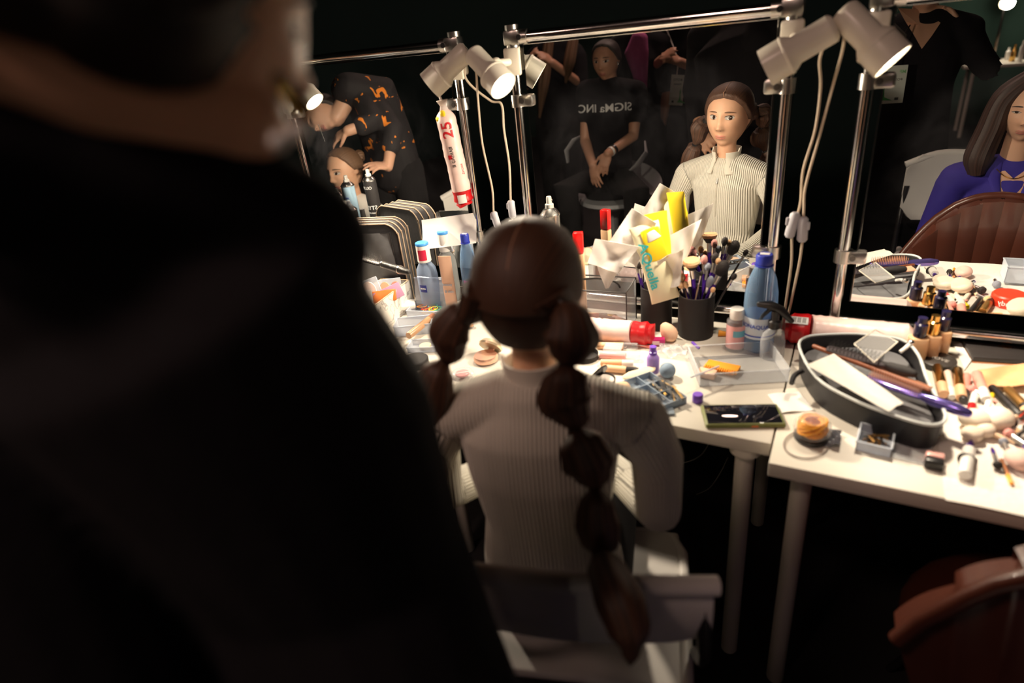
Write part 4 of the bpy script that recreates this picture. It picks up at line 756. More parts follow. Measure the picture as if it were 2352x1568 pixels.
# ball of orange rubber bands and hair net
hb = Z(1862, 1008); it = Item('band_pot', 'domed clear pot packed with orange-yellow rubber bands, front of the right table', 'pot', hb)
it.part('base', G().lathe([(.030, 0), (.034, .004), (.034, .012), (.030, .014)], 36), BLACKP); it.part('dome', G().lathe([(.031, .014), (.037, .022), (.036, .040), (.026, .052), (0, .056)], 36, cap=False), mat('very_clear', (0, 0, 0)))
OY = mat('orange_bands', (.98, .42, .01), .4, 0, .3, 60)
g = G()
for i in range(22):
    R = Euler((random.uniform(-.6, .6), random.uniform(-.6, .6), 0)).to_matrix(); rr = random.uniform(.020, .031); pts = [R @ Vector((rr*math.cos(t), rr*math.sin(t), 0))*1+Vector((0, 0, .034)) for t in [k*math.pi/8 for k in range(17)]]
    pts = [Vector((q.x, q.y, max(.018, min(.050, q.z)))) for q in pts]; g.tube(pts, .0026, 6, 1)
it.part('bands', g, OY, kind='stuff')
single('black_hair_tie', 'thin grey hair elastic looped round the pot of orange bands', 'hair tie', G().tube([Z(1862+52*math.cos(t)-10, 1020+32*math.sin(t), .733) for t in [k*math.pi/9 for k in range(19)]], .0014, 6, 2), mat('grey_elastic', (.25, .20, .18), .6))
it = Item('clear_wrapper', 'crumpled clear and black wrapper beside the pot of bands', 'wrapper', Z(1900, 1010)); it.part('film', G().sheet(lambda u, v: ((u-.5)*.05, (v-.5)*.06, .010+.006*math.sin(9*u+3*v)*math.cos(8*v)), 12, 10, .0005), mat('dark_film', (.10, .10, .12), .12, trans=.35))
# things that the right mirror shows
red = WZ(2315, 690, .74); it = Item('red_jar', 'round red jar with white lettering among the brushes at the right', 'jar', (red.x, red.y, TZ)); it.part('body', G().lathe([(.040, 0), (.042, .004), (.042, .030), (.038, .034)], 36), mat('bright_red', (.80, .05, .02), .3)); it.textcyl('andy', .020, .0425, .017, math.pi/2+.3, TEXTW)
it = openbox(WZ(2352, 640, .74)*1, .11, .08, .05, 'milky clear box behind the red jar', CLEARM, name='storage_box')
for i, (px, py, dx, dy, k, m, lb) in enumerate([(2150, 655, .05, .02, 't', WD, 'pale sponge-tipped brush lying near the bag handle'), (2190, 665, .02, .07, 'k', WD, 'white-handled brush left of the purple sponge'), (2212, 655, .02, .08, 'r', PURP, 'purple brush with pointed tip on the rear of the towel'), (2235, 670, -.01, .08, 'k', WD, 'fan brush lying between the handles'),
        (2262, 668, -.02, .07, 'k', BK, 'black fluffy brush near the red jar'), (2275, 690, -.02, .06, 't', WD, 'tan brush lying in front of the red jar'), (2180, 700, .03, .06, 'r', mat('rose_tube', (0, 0, 0)), 'rosy handled brush behind the foundation bottles'), (2290, 655, .0, .07, 'g', WD, 'grey-tipped pale brush beside the red jar')]):
    q = WZ(px, py, .745); q.y = min(q.y, 1.60); q1 = q+Vector((dx, dy, 0)); q1.y = min(q1.y, 1.68); brush(q, .02, q+Vector((dx*1.6, dy*.2-.06, 0)), k, m, lb, w=.012, group='brushes heaped at the far side of the right table')
for i, (px, py, r, lb) in enumerate([(2090+68, 642, .02, 'beige sponge at the end of the purple hairbrush'), (2180, 650, .02, 'white round sponge among the far brushes'), (2345, 715, .035, 'large peach sponge in front of the red jar')]):
    q = WZ(px, py, .745); single('makeup_sponge', lb, 'sponge', G().ball((0, 0, r*.75), r, (1, 1, .75), 16), mat('pale_foam', (0, 0, 0)), (q.x, min(q.y, 1.66), TZ+.002))
# ------------------------------------------------------------------ added fill lights: unseen soft ceiling fixtures behind the photographer, brightening backs and room
for i, (x, y, e) in enumerate([(-.9, -.9, 25), (1.3, -1.9, 2), (-2.6, -1.6, 14), (.0, -4.2, 4)]):
    it = Item('ceiling_fill', ['round ceiling fill light added above the waiting girl', 'round ceiling fill light added above the right side of the room', 'round ceiling fill light added above the left side of the room', 'round ceiling fill light added above the far makeup station'][i], 'lamp', (x, y, 3.5), group='added ceiling fill lights')
    it.part('housing', G().lathe([(.30, 0), (.31, -.02), (.31, -.05), (.28, -.05), (.28, -.03)], 36, cap=False), WPLA); it.part('diffuser', G().lathe([(0, -.035), (.275, -.035), (.275, -.03), (0, -.03)], 36), mat('fill_diffuser', (1, .9, .8), .5, emit=(1, .74, .6, 1.2)))
    ld = bpy.data.lights.new('ceiling', 'AREA'); ld.shape = 'DISK'; ld.size = .55; ld.energy = e; ld.color = (1, .66, .54); lo = link(bpy.data.objects.new('light_glow', ld)); lo.parent = it.o; lo.location = (0, 0, -.06)
# ------------------------------------------------------------------ people
def head_shape(s=1., off=0., mask=None, nu=120, nv=84, nose=1., chub=0.):
    """numpy head, face toward +Y, origin between the ears; returns (verts, faces, maskvals)"""
    vs, mv = [], []
    ga = lambda x, z, x0, z0, sx, sz: math.exp(-((x-x0)/sx)**2-((z-z0)/sz)**2)
    for j in range(nv+1):
        th = math.pi*j/nv
        for i in range(nu):
            ph = 2*math.pi*i/nu; dx, dy, dz = math.sin(th)*math.sin(ph), math.sin(th)*math.cos(ph), math.cos(th)
            x, y, z = .079*dx*(1+.05*max(0, dz)*(1-abs(dz))*4*.5), .096*dy, .118*dz*(1 if dz < 0 else 1-.02*dz)
            if dz > 0: x *= 1+.16*max(0, dz-.35)*(1-dz)*3; z = z if z < .085 else .085+(z-.085)*.78
            if dz < 0:
                k = -dz; x *= 1-(.34-.1*chub)*k**1.5
                if dy < 0: y *= 1-.55*k
                else: y *= 1-.10*k**2
            elif dy < 0: y *= 1.06; x *= 1+.03*(1-dz)
            if dy > 0:
                f = min(1, dy*2.2); q = 0
                q += .007*ga(x, z, 0, .007, .010, .022)+.019*nose*ga(x, z, 0, -.024, .0115, .0125)+.008*ga(x, z, .0115, -.029, .0075, .007)+.008*ga(x, z, -.0115, -.029, .0075, .007)
                q -= .0085*(ga(x, z, .031, .013, .017, .011)+ga(x, z, -.031, .013, .017, .011))
                q += .0035*(ga(x, z, .028, .033, .02, .008)+ga(x, z, -.028, .033, .02, .008))+.004*(ga(x, z, .042, -.016, .018, .02)+ga(x, z, -.042, -.016, .018, .02))
                q += .0075*ga(x, z, 0, -.064, .021, .013)-.0035*ga(x, z, 0, -.0635, .020, .0022)-.005*ga(x, z, 0, -.080, .016, .006)+.008*ga(x, z, 0, -.100, .020, .014)
                q += .0022*(ga(x, z, .031, .010, .012, .006)+ga(x, z, -.031, .010, .012, .006))
                y += q*f
            r = Vector((x, y, z)); m = mask(ph, 90-math.degrees(th)) if mask else 1
            o = off if not mask else (-.004+(off+.004)*max(0, min(1, m*3)))
            r = r*(1+o/max(.05, r.length)); vs.append(r*s); mv.append(m)
    fs = []
    for j in range(nv):
        for i in range(nu):
            a, b, c, d = j*nu+i, j*nu+(i+1) % nu, (j+1)*nu+(i+1) % nu, (j+1)*nu+i
            if mask is None or max(mv[a], mv[b], mv[c], mv[d]) > -.02: fs.append((a, b, c, d) if 0 < j < nv-1 else ((a, c, d) if j == 0 else (a, b, c)))
    return vs, fs
def hairline(front=46, side=18, ear=-12, back=-38):
    K = [(0, front), (35, front-6), (60, side), (85, ear), (105, ear-8), (140, back), (180, back)]
    def f(ph, lat):
        a = abs(math.degrees(math.atan2(math.sin(ph), math.cos(ph))))
        for (a0, l0), (a1, l1) in zip(K, K[1:]):
            if a0 <= a <= a1: l = l0+(l1-l0)*(a-a0)/(a1-a0); break
        return (lat-l)/18.
    return f
def clean(vs, fs):
    g = G(); g.raw(vs, fs); bmesh.ops.remove_doubles(g.bm, verts=list(g.bm.verts), dist=1e-5); 
    loose = [v for v in g.bm.verts if not v.link_faces]; bmesh.ops.delete(g.bm, geom=loose, context='VERTS'); return g
def limbs_mesh(limbs, voxel, it=6, extra=None, grow=0.):
    g = G()
    for L in limbs:
        pts, rad = L[0], L[1]; side = L[2] if len(L) > 2 else None
        rad = [(r[0]+grow, r[1]+grow) if isinstance(r, tuple) else r+grow for r in rad]; g.loft(pts, rad, 20, side, round_=True)
    if extra:
        for vs, fs in extra: g.raw(vs, fs)
    return remesh(g.mesh('tmp'), voxel, it)
def hand(w, d, n, curl=.5, s=1., spread=.12, flip=1, thumb=.6):
    """limbs of a hand: wrist w, finger direction d, palm normal n (towards the palm)"""
    w, d, n = Vector(w), Vector(d).normalized(), Vector(n); n = (n-d*n.dot(d)).normalized(); a = d.cross(n)*flip; L = []
    L.append(([w-d*.01*s, w+d*.03*s, w+d*.075*s], [(.021*s, .016*s), (.036*s, .0155*s), (.037*s, .013*s)], a))
    for i, (x, l) in enumerate([(-.028, .062), (-.0095, .074), (.0095, .070), (.027, .055)]):
        p = w+d*(.078-.004*abs(i-1.3))*s+a*x*s; dd = (d+a*spread*(i-1.5)).normalized(); pts = [p]; c = curl*(.85+.12*i)
        for k, seg in enumerate((.45, .32, .23)):
            ang = c*(.5+.55*k); v = dd*math.cos(ang)+n*math.sin(ang); pts.append(pts[-1]+v*l*seg*s)
        L.append((pts, [.0088*s, .0082*s, .0074*s, .0062*s]))
    p = w+d*.022*s-a*.028*s; t1 = p+(d*.6-a*thumb+n*.25).normalized()*.034*s; t2 = t1+(d*.85-a*.25+n*.35).normalized()*.028*s
    L.append(([w+d*.012*s-a*.012*s, p, t1, t2], [.012*s, .0125*s, .0098*s, .0075*s])); return L
def skinm(name, col):
    m = mat(name, col, .48, 0, .04, 25, spec=.4); b = m.node_tree.nodes['Principled BSDF']; b.inputs['Subsurface Weight'].default_value = .12; b.inputs['Subsurface Radius'].default_value = (.02, .008, .004); b.inputs['Subsurface Scale'].default_value = .3; return m
EYEW = mat('eye_white', (.55, .50, .46), .2); IRIS = mat('dark_iris', (.035, .018, .010), .08, coat=1); LASH = mat('eye_lashes', (.02, .012, .01), .6)
def strand_mat(name, col, col2, sc=(60, 60, 6)):
    m = mat(name, col, .58, 0, .02, 10); nt = m.node_tree; b = nt.nodes['Principled BSDF']
    at = nt.nodes.new('ShaderNodeAttribute'); at.attribute_name = 'strand'; cb_ = nt.nodes.new('ShaderNodeCombineXYZ'); nt.links.new(at.outputs['Fac'], cb_.inputs[0])
    n = nt.nodes.new('ShaderNodeTexNoise'); n.inputs['Scale'].default_value = 1; n.inputs['Detail'].default_value = 3; nt.links.new(cb_.outputs[0], n.inputs['Vector'])
    cr = nt.nodes.new('ShaderNodeValToRGB'); cr.color_ramp.elements[0].color = (*col, 1); cr.color_ramp.elements[1].color = (*col2, 1); cr.color_ramp.elements[0].position = .35; cr.color_ramp.elements[1].position = .68
    nt.links.new(n.outputs['Fac'], cr.inputs[0]); nt.links.new(cr.outputs[0], b.inputs['Base Color'])
    bp = nt.nodes.new('ShaderNodeBump'); bp.inputs['Strength'].default_value = .55; bp.inputs['Distance'].default_value = .002; nt.links.new(n.outputs['Fac'], bp.inputs['Height']); nt.links.new(bp.outputs[0], b.inputs['Normal']); return m
def attr(me, name, fn):
    a = me.attributes.new(name, 'FLOAT', 'POINT')
    for i, v in enumerate(me.vertices): a.data[i].value = fn(v.co)
class Person:
    def __init__(self, label, loc, group=None): self.it = Item('person', label, 'person', loc, group=group)
    def body(self, limbs, skin_, voxel=.005, head=None, it=5, grow=0.):
        ex = []
        if head:
            self.hM = Matrix.Translation(Vector(head['at'])) @ Euler(head.get('rot', (0, 0, 0)), 'XYZ').to_matrix().to_4x4() if not isinstance(head.get('rot'), Matrix) else Matrix.Translation(Vector(head['at'])) @ head['rot'].to_4x4()
            self.s = head.get('s', 1.); vs, fs = head_shape(self.s, nose=head.get('nose', 1), chub=head.get('chub', 0)); self.hg = clean([self.hM @ v for v in vs], fs)
            eg = G()
            for sgn in (-1, 1):
                q = Euler((math.radians(-8), math.radians(sgn*8), math.radians(-sgn*24))).to_matrix()
                eg.loft([q @ Vector((0, 0, -.020))+Vector((sgn*.077, -.006, -.010)), q @ Vector((0, 0, -.004))+Vector((sgn*.079, -.006, -.008)), q @ Vector((0, -.004, .016))+Vector((sgn*.081, -.010, -.006)), q @ Vector((0, -.006, .026))+Vector((sgn*.080, -.012, -.006))], [(.004, .006), (.0055, .011), (.006, .014), (.004, .008)], 14, side=(1, 0, 0), round_=True)
            for v in eg.bm.verts: v.co = self.hM @ (v.co*self.s)
            tmp = self.hg.mesh('h'); ex.append(([v.co.copy() for v in tmp.vertices], [tuple(p.vertices) for p in tmp.polygons])); e2 = eg.mesh('e'); ex.append(([v.co.copy() for v in e2.vertices], [tuple(p.vertices) for p in e2.polygons]))
            self.htree = bvh(tmp)
        me = limbs_mesh(limbs, voxel, it if not head else 2, ex, grow); self.b = self.it.part('body', me, skin_, world=True); 
        return self.b
    def proj(self, x, z, off=.0006):             # face-plane coordinates -> point on the face
        o = self.hM @ Vector((x*self.s, .3, z*self.s)); d = self.hM.to_3x3() @ Vector((0, -1, 0)); h = self.htree.ray_cast(o, d)
        if h[0] is None: h = self.htree.find_nearest(o)
        return h[0]-d.normalized()*off
    def patch(self, name, cx, cz, fn, m, off=.0009, n=22, rings=3, label=None, ang=0):
        vs = [self.proj(cx, cz, off)]; fs = []
        for r in range(1, rings+1):
            for k in range(n):
                t = 2*math.pi*k/n; x, z = fn(t); x, z = x*r/rings, z*r/rings; x, z = x*math.cos(ang)-z*math.sin(ang), x*math.sin(ang)+z*math.cos(ang); vs.append(self.proj(cx+x, cz+z, off if r < rings else off*.2))
        for k in range(n):
            fs.append((0, 1+k, 1+(k+1) % n))
            for r in range(1, rings): a = 1+(r-1)*n; b = 1+r*n; fs.append((a+k, b+k, b+(k+1) % n, a+(k+1) % n))
        return self.it.part(name, G().raw(vs, fs), m, world=True, label=label)
    def face(self, lipcol=(.55, .16, .13), browcol=(.13, .07, .04), look=(0, 0), closed=False, open_=1.15):
        LIP = mat('lips_%d' % int(lipcol[0]*100), lipcol, .3); BR = mat('brow_%d' % int(browcol[0]*100), browcol, .7)
        for s in (-1, 1):
            al = lambda t: (.0165*math.cos(t), .0066*open_*math.sin(t)*(1-.22*math.cos(t)**2)+(.0012 if math.sin(t) > 0 else 0))
            if closed:
                self.patch('eye_lashes', s*.031, .009, lambda t: (.0145*math.cos(t), .0013*math.sin(t)-.003*(1-math.cos(t)**2)), LASH, .0014)
            else:
                e = self.patch('eye', s*.031, .011, al, EYEW, .0008)
                self.patch('iris', s*.031+look[0], .011+look[1], lambda t: (.0078*math.cos(t), .0068*open_*math.sin(t)), IRIS, .0014, 18)
                self.patch('eye_lashes', s*.0312,  .0092+.0082*open_, lambda t: (.0175*math.cos(t), .0015*math.sin(t)-.0036*math.cos(t)**2), LASH, .0016)
                self.patch('lower_lashes', s*.0312, .009-.0046*open_, lambda t: (.0135*math.cos(t), .0005*math.sin(t)+.0028*math.cos(t)**2), BR, .0010)
            self.patch('eyebrow', s*.033, .0305, lambda t, s=s: (.0195*math.cos(t), .0028*math.sin(t)*(1-.4*s*math.cos(t))-.0030*(math.cos(t)+s*.35)**2+.0015), BR, .0010)
            self.patch('nostril', s*.0068, -.0335, lambda t: (.0030*math.cos(t), .0015*math.sin(t)), mat('nostril', (.16, .05, .03), .8), .0006, 10, 2)
        self.patch('lips', 0, -.0600, lambda t: (.0215*math.cos(t), (.0062*math.sin(t)*(1-.25*math.exp(-(math.cos(t)/.18)**2)) if math.sin(t) > 0 else .0)), LIP, .0009, 30)
        self.patch('lips', 0, -.0655, lambda t: (.0200*math.cos(t), (.0075*math.sin(t) if math.sin(t) < 0 else .0014)), LIP, .0012, 30)
        self.patch('mouth_line', 0, -.0632, lambda t: (.0215*math.cos(t), .0007*math.sin(t)+.0012*math.cos(t)**2), mat('mouth_line', (.12, .03, .025), .7), .0020, 26, 2)
    def hair(self, m, off=.011, line=None, name='hair', bump_=0.):
        vs, fs = head_shape(self.s, off, line or hairline()); P0 = self.hM.inverted()
        g = clean([self.hM @ v for v in vs], fs); me = g.mesh(name); s = self.s
        def st(co):
            q = P0 @ co; a = math.atan2(q.z, abs(q.x)*.7+.0001) if q.y > -.02*s else math.atan2(q.z+.05*s, abs(q.x)+.0001); return a*55+(3 if q.x > 0 else 0)+q.y*9
        attr(me, 'strand', st); return self.it.part(name, me, m, world=True)
def lock(pts, radii, m, it, name='hair_lock', ridges=9, amp=.06, side=None, n=36, twist=.0):
    g = G(); P = [Vector(p) for p in pts]; out = []; R = [r if isinstance(r, tuple) else (r, r) for r in radii]; d_ = []
    # dense catmull
    Q, S = [], []
    for i in range(len(P)-1):
        a, b, c, d = P[max(i-1, 0)], P[i], P[i+1], P[min(i+2, len(P)-1)]
        for k in range(5):
            t = k/5; Q.append(.5*((2*b)+(c-a)*t+(2*a-5*b+4*c-d)*t*t+(3*b-a-3*c+d)*t**3)); e = t*t*(3-2*t); S.append((R[i][0]*(1-e)+R[i+1][0]*e, R[i][1]*(1-e)+R[i+1][1]*e))
    Q.append(P[-1]); S.append(R[-1]); vs, fs, sv, sd = [], [], [], side
    for i, p in enumerate(Q):
        dd = Q[min(i+1, len(Q)-1)]-Q[max(i-1, 0)]; a, b, _ = basis(dd, sd); sd = a
        for k in range(n):
            t = 2*math.pi*k/n; f = 1+amp*math.sin(ridges*t+i*twist)+amp*.5*math.sin((ridges*2+1)*t+1); vs.append(p+a*(S[i][0]*f*math.cos(t))+b*(S[i][1]*f*math.sin(t))); sv.append(k*.9)
    for i in range(len(Q)-1):
        for k in range(n): fs.append((i*n+k, i*n+(k+1) % n, (i+1)*n+(k+1) % n, (i+1)*n+k))
    fs += [tuple(range(n))[::-1], tuple((len(Q)-1)*n+k for k in range(n))]
    g.raw(vs, fs); me = g.mesh(name); a = me.attributes.new('strand', 'FLOAT', 'POINT')
    for i in range(len(me.vertices)): a.data[i].value = sv[i] if i < len(sv) else 0
    return it.part(name, me, m, world=True)
BROWNHAIR = strand_mat('brown_hair', (.022, .010, .006), (.13, .055, .028)); DARKHAIR = strand_mat('dark_hair', (.008, .005, .004), (.028, .014, .010)); CHESTN = strand_mat('chestnut_hair', (.018, .008, .006), (.060, .026, .018)); LIGHTBR = strand_mat('light_brown_hair', (.07, .035, .018), (.26, .14, .075))
SKING = skinm('girl_skin', (.70, .40, .26)); SKINT = skinm('tan_skin', (.55, .29, .19)); SKINW = skinm('woman_skin', (.66, .38, .26))
KNIT = knit_mat('cream_knit', (.78, .74, .64), 2*math.pi/.0075)
BLKTEE = mat('black_tee', (.009, .008, .010), .95, 0, .15, 60, .3, spec=.2)
TROUS = mat('black_trousers', (.006, .005, .006), .95, 0, .2, 70, .3)
def nearest_limb(co, limbs):
    best = (1e9, 0, 0)
    for li, L in enumerate(limbs):
        P = [Vector(p) for p in L[0]]
        for i in range(len(P)-1):
            ab = P[i+1]-P[i]; t = max(0, min(1, (co-P[i]).dot(ab)/ab.length_squared)); q = P[i]+ab*t; dd = (co-q).length-(L[1][i][0] if isinstance(L[1][i], tuple) else L[1][i])
            if dd < best[0]: best = (dd, li, i, q, ab.normalized())
    return best
# ---- the girl in white (seen from behind, and her face in the centre mirror)
HC = Vector((-.451, .840, 1.186)); fy = math.radians(17); F_ = Vector((-math.sin(fy), math.cos(fy), 0)); S_ = Vector((math.cos(fy), math.sin(fy), 0))
def gp(s, f, z): return Vector((-.452, .835, 0))+S_*s+F_*f+Vector((0, 0, z))       # body frame: side, forward, height
SH = .985
TOR = [([gp(0, .015, .50), gp(0, .0, .60), gp(0, -.015, .72), gp(0, -.02, .84), gp(0, -.015, .92), gp(0, -.01, .975)], [(.150, .100), (.140, .095), (.118, .082), (.135, .088), (.145, .085), (.110, .065)], S_),
       ([gp(-.165, -.015, SH-.035), gp(-.06, -.012, SH+.0), gp(.06, -.012, SH+.0), gp(.165, -.015, SH-.035)], [.047, .050, .050, .047])]
armR = [gp(.178, -.012, SH-.045), gp(.212, -.01, .86), gp(.215, -.02, .745), gp(.17, .10, .69), gp(.10, .22, .665)]
armL = [gp(-.178, -.012, SH-.045), gp(-.212, .0, .86), gp(-.215, .0, .745), gp(-.17, .12, .69), gp(-.10, .24, .665)]
ARMS = [(armR, [.050, .042, .038, .033, .027]), (armL, [.050, .042, .038, .033, .027])]
NECK = [([gp(0, -.010, .95), gp(0, .0, 1.03), gp(-.0, .008, 1.12), gp(0, .012, 1.17)], [(.056, .052), (.047, .046), (.046, .048), (.05, .055)], S_)]
LEGS = [([gp(.08, .03, .51), gp(.10, .25, .53), gp(.10, .44, .51), gp(.10, .46, .30), gp(.10, .42, .09)], [.080, .072, .056, .052, .036]), ([gp(-.08, .03, .51), gp(-.10, .25, .53), gp(-.10, .44, .51), gp(-.10, .46, .30), gp(-.10, .42, .09)], [.080, .072, .056, .052, .036]),
        ([gp(.10, .40, .035), gp(.10, .52, .03)], [.036, .028]), ([gp(-.10, .40, .035), gp(-.10, .52, .03)], [.036, .028])]
P = Person('girl in a white ribbed zip-neck sweater with bubble pigtails, seen from behind', (-.452, .835, 0)); PG = P
hs = hand(armR[-1], F_*.6-S_*.7, (0, 0, -1), .5, .86, flip=1)+hand(armL[-1], F_*.6+S_*.7, (0, 0, -1), .5, .86, flip=-1)
P.body(TOR+ARMS+NECK+LEGS+hs, SKING, .0042, dict(at=HC, rot=Matrix.Rotation(math.radians(9), 3, 'Z') @ Matrix.Rotation(math.radians(-4), 3, 'X') @ Matrix.Rotation(math.radians(3), 3, 'Y'), s=1.01, chub=.95), grow=-.010)
P.face((.66, .24, .19), (.16, .085, .05), look=(.0035, .0))
sw = TOR+ARMS
me = limbs_mesh([(TOR[0][0], [(a+.006, b+.006) for a, b in TOR[0][1]], S_), (TOR[1][0], [r+.004 for r in TOR[1][1]])]+[(a[0], [r+.006 for r in a[1]]) for a in ARMS], .0042, 10)
def ribf(co):
    b = nearest_limb(co, sw)
    if b[1] < 2: return (co-gp(0, 0, co.z)).dot(S_)
    s, t, d = basis(b[4], F_); q = co-b[3]; return math.atan2(q.dot(s), q.dot(t))*.045
attr(me, 'rib', ribf)
P.it.part('sweater', me, KNIT, world=True)
# stand collar: open at the front with a zip
g = G(); n = 40
def collar(u, v):
    a = -math.pi/2+math.radians(24)+u*(2*math.pi-math.radians(48)); a += math.pi      # opening towards the front
    z = .972+v*.080-.012*math.sin(0)+(.012*v if abs(u-.5) < .3 else 0); r = .078-.024*min(1, v*1.6)+.004*max(0, v-.7)*3
    ft = .012+.010*v; c = gp(0, -.006+ft*.4, z); return c+S_*(r*1.0*math.cos(a))+F_*(r*.98*math.sin(a))
g.sheet(collar, 44, 10, .004)
me = g.mesh('collar'); attr(me, 'rib', lambda co: 0.); cl = P.it.part('collar', me, KNIT, world=True)
zf = [gp(0, .062+.0, z) for z in (.80, .86, .92, .955, .985)]
tr = bvh(P.it.o.children[-2].data if False else [c for c in P.it.o.children if c.name.startswith('sweater')][0].data, P.it.M)
def front(s, z, off=.001):
    o = gp(s, .5, z); h = tr.ray_cast(o, -F_); return (h[0] if h[0] is not None else gp(s, .08, z))+F_*off
P.it.part('zip', G().tube([front(0, z, .0008) for z in (.80, .83, .86, .89, .92, .94, .955)], .0022, 6, 2), mat('zip_tape', (.62, .58, .50), .5), world=True)
P.it.part('zip_pull', G().loft([front(0, .955, .004), front(.001, .935, .006)], [(.003, .0015), (.004, .0015)], 10), SILVER, world=True)
me = limbs_mesh([(L[0], [r+.004 for r in L[1]]) for L in LEGS[:2]]+[([gp(0, .01, .47), gp(0, .0, .60)], [(.155, .105), (.142, .10)], S_)], .007, 6); P.it.part('trousers', me, TROUS, world=True)
for L in LEGS[2:]: P.it.part('shoe', limbs_mesh([(L[0], [r+.006 for r in L[1]])], .006, 3), BLACKP, world=True)
P.hair(BROWNHAIR, .0125, hairline(41, 20, -6, -44))
def hp(x, y, z): return P.hM @ Vector((x, y, z))
hob = [c for c in P.it.o.children if c.name.startswith('hair')][0]; ht = bvh(hob.data, P.it.M); pts = []
for a_ in range(44, 150, 6):
    d_ = P.hM.to_3x3() @ Vector((0, math.cos(math.radians(a_)), math.sin(math.radians(a_)))); h_ = ht.ray_cast(P.hM.translation+d_*.4, -d_)
    if h_[0] is not None: pts.append(h_[0]-d_*.0006)
P.it.part('hair_parting', G().tube(pts, .0018, 6, 2), mat('parting_skin', (.34, .18, .11), .7), world=True)
# bubble pigtails, read from the photograph at the depth of her back
def pig(spec, side):
    pts, rad = [], []
    for (px, py, y, r) in spec: pts.append(D(px, py, y)); rad.append(r)
    return pts, rad
k = 1/1414.5
def rr_(w, t): return w*.5*t*k
R1 = [(1292, 700, .775, .010), (1310, 735, .75, .026), (1313, 775, .74, .036), (1305, 815, .735, .024), (1298, 840, .73, .010)]
R2 = [(1298, 840, .73, .010), (1300, 870, .72, .029), (1298, 915, .715, .037), (1315, 955, .71, .024), (1320, 985, .71, .009)]
R3 = [(1320, 985, .71, .009), (1335, 1020, .70, .031), (1350, 1055, .70, .036), (1362, 1090, .70, .024), (1369, 1120, .70, .008)]
R4 = [(1369, 1120, .70, .008), (1370, 1160, .68, .024), (1372, 1200, .675, .030), (1378, 1240, .67, .026), (1378, 1268, .67, .010)]
R5 = [(1378, 1268, .67, .010), (1400, 1320, .60, .026), (1425, 1380, .56, .030), (1445, 1440, .54, .026), (1450, 1490, .53, .014), (1448, 1525, .53, .003)]
L1 = [(1075, 705, .80, .010), (1050, 728, .775, .026), (1032, 762, .77, .034), (1032, 800, .77, .026), (1022, 830, .77, .010)]
L2 = [(1022, 830, .77, .010), (1005, 860, .75, .026), (995, 905, .745, .032), (985, 950, .74, .028), (978, 990, .74, .009)]
L3 = [(978, 990, .74, .009), (985, 1040, .73, .026), (990, 1090, .72, .030), (990, 1150, .72, .018), (988, 1200, .72, .004)]
for seg in (R1, R2, R3, R4, R5, L1, L2, L3):
    pts, rad = pig(seg, 0); lock(pts, [(r*(1.17 if r > .015 else 1), r*(1.0 if r > .015 else .85)) for r in rad], BROWNHAIR, P.it, 'braid_bubble', 8, .045)
for seg in (R1, R2, R3, R4, R5, L1, L2, L3):
    a, b = D(*seg[0][:3]), D(*seg[1][:3]); d = (b-a).normalized(); P.it.part('hair_elastic', G().lathe([(.0105, -.003), (.012, 0), (.0105, .003)], 16, c=a, axis=d), BLACKP, world=True)
lock([P.hM @ Vector((-.055, -.060, .02)), P.hM @ Vector((-.074, -.055, -.015)), D(1075, 705, .80)], [(.03, .05), (.026, .036), (.010, .011)], BROWNHAIR, P.it, 'gathered_hair', 10, .03)
lock([P.hM @ Vector((.055, -.060, .02)), P.hM @ Vector((.070, -.062, -.005)), D(1292, 700, .775)], [(.03, .05), (.026, .032), (.010, .011)], BROWNHAIR, P.it, 'gathered_hair', 10, .03)
# ------------------------------------------------------------------ chairs
CHW = mat('white_chair_plastic', (.70, .67, .64), .4, 0, .03, 12)
def folding_chair(loc, ang, label, zb=.665, hb=.135):
    it = Item('folding_chair', label, 'chair', loc, (0, 0, ang), 'white folding chairs')      # faces local +Y, origin on the floor below the back
    def back(u, v):
        x = (u-.5)*.46; z = zb+v*hb; e = abs(u-.5)*2; return (x, -.030+.03*(e**2)-.012*math.sin(math.pi*v), z-.012*max(0, e-.8)*5*(1 if v > .5 else -1)*abs(v-.5)*2*(hb/.135)**2)
    g = G().sheet(back, 26, 10, .014); g.tube([(-.235, .0, zb+hb-.015-(.03 if hb > .2 else 0)), (-.12, -.024, zb+hb), (0, -.032, zb+hb+.002), (.12, -.024, zb+hb), (.235, .0, zb+hb-.015-(.03 if hb > .2 else 0))], .016, 12, 4); it.part('backrest', g, CHW)
    it.part('seat', G().box((0, .245, .448), (.41, .40, .022), bev=.010, seg=3).tube([(-.20, .045, .45), (-.205, .25, .452), (-.19, .43, .446), (0, .445, .444), (.19, .43, .446), (.205, .25, .452), (.20, .045, .45)], .014, 10, 3), CHW)
    for s in (-1, 1):
        it.part('leg', G().tube([(s*.215, -.004, .74), (s*.222, .01, .60), (s*.222, .17, .40), (s*.222, .42, .012)], .0115, 10, 4), BLACKP)
        it.part('leg', G().tube([(s*.206, .40, .435), (s*.206, .22, .30), (s*.206, -.02, .012)], .0115, 10, 4), BLACKP)
        it.part('hinge', G().cyl((s*.196, .20, .36), (s*.232, .20, .36), .010), SILVER)
    it.part('stretcher', G().cyl((-.206, .05, .10), (.206, .05, .10), .008), BLACKP); return it
folding_chair((-.325, .628, .012), math.radians(16.5), 'white folding chair under the girl in the white sweater')
folding_chair((.45, .14, 0), math.radians(4), 'white folding chair under the woman in blue', .58, .30)
p_ = W(1058, 505, .80); folding_chair((p_.x+.16, .80, 0), math.radians(-8), 'empty white folding chair mirrored at the left below the hanging packet', .60, .27)
LEATH = mat('brown_leather', (.062, .017, .010), .32, 0, .18, 12, .25, coat=.25)
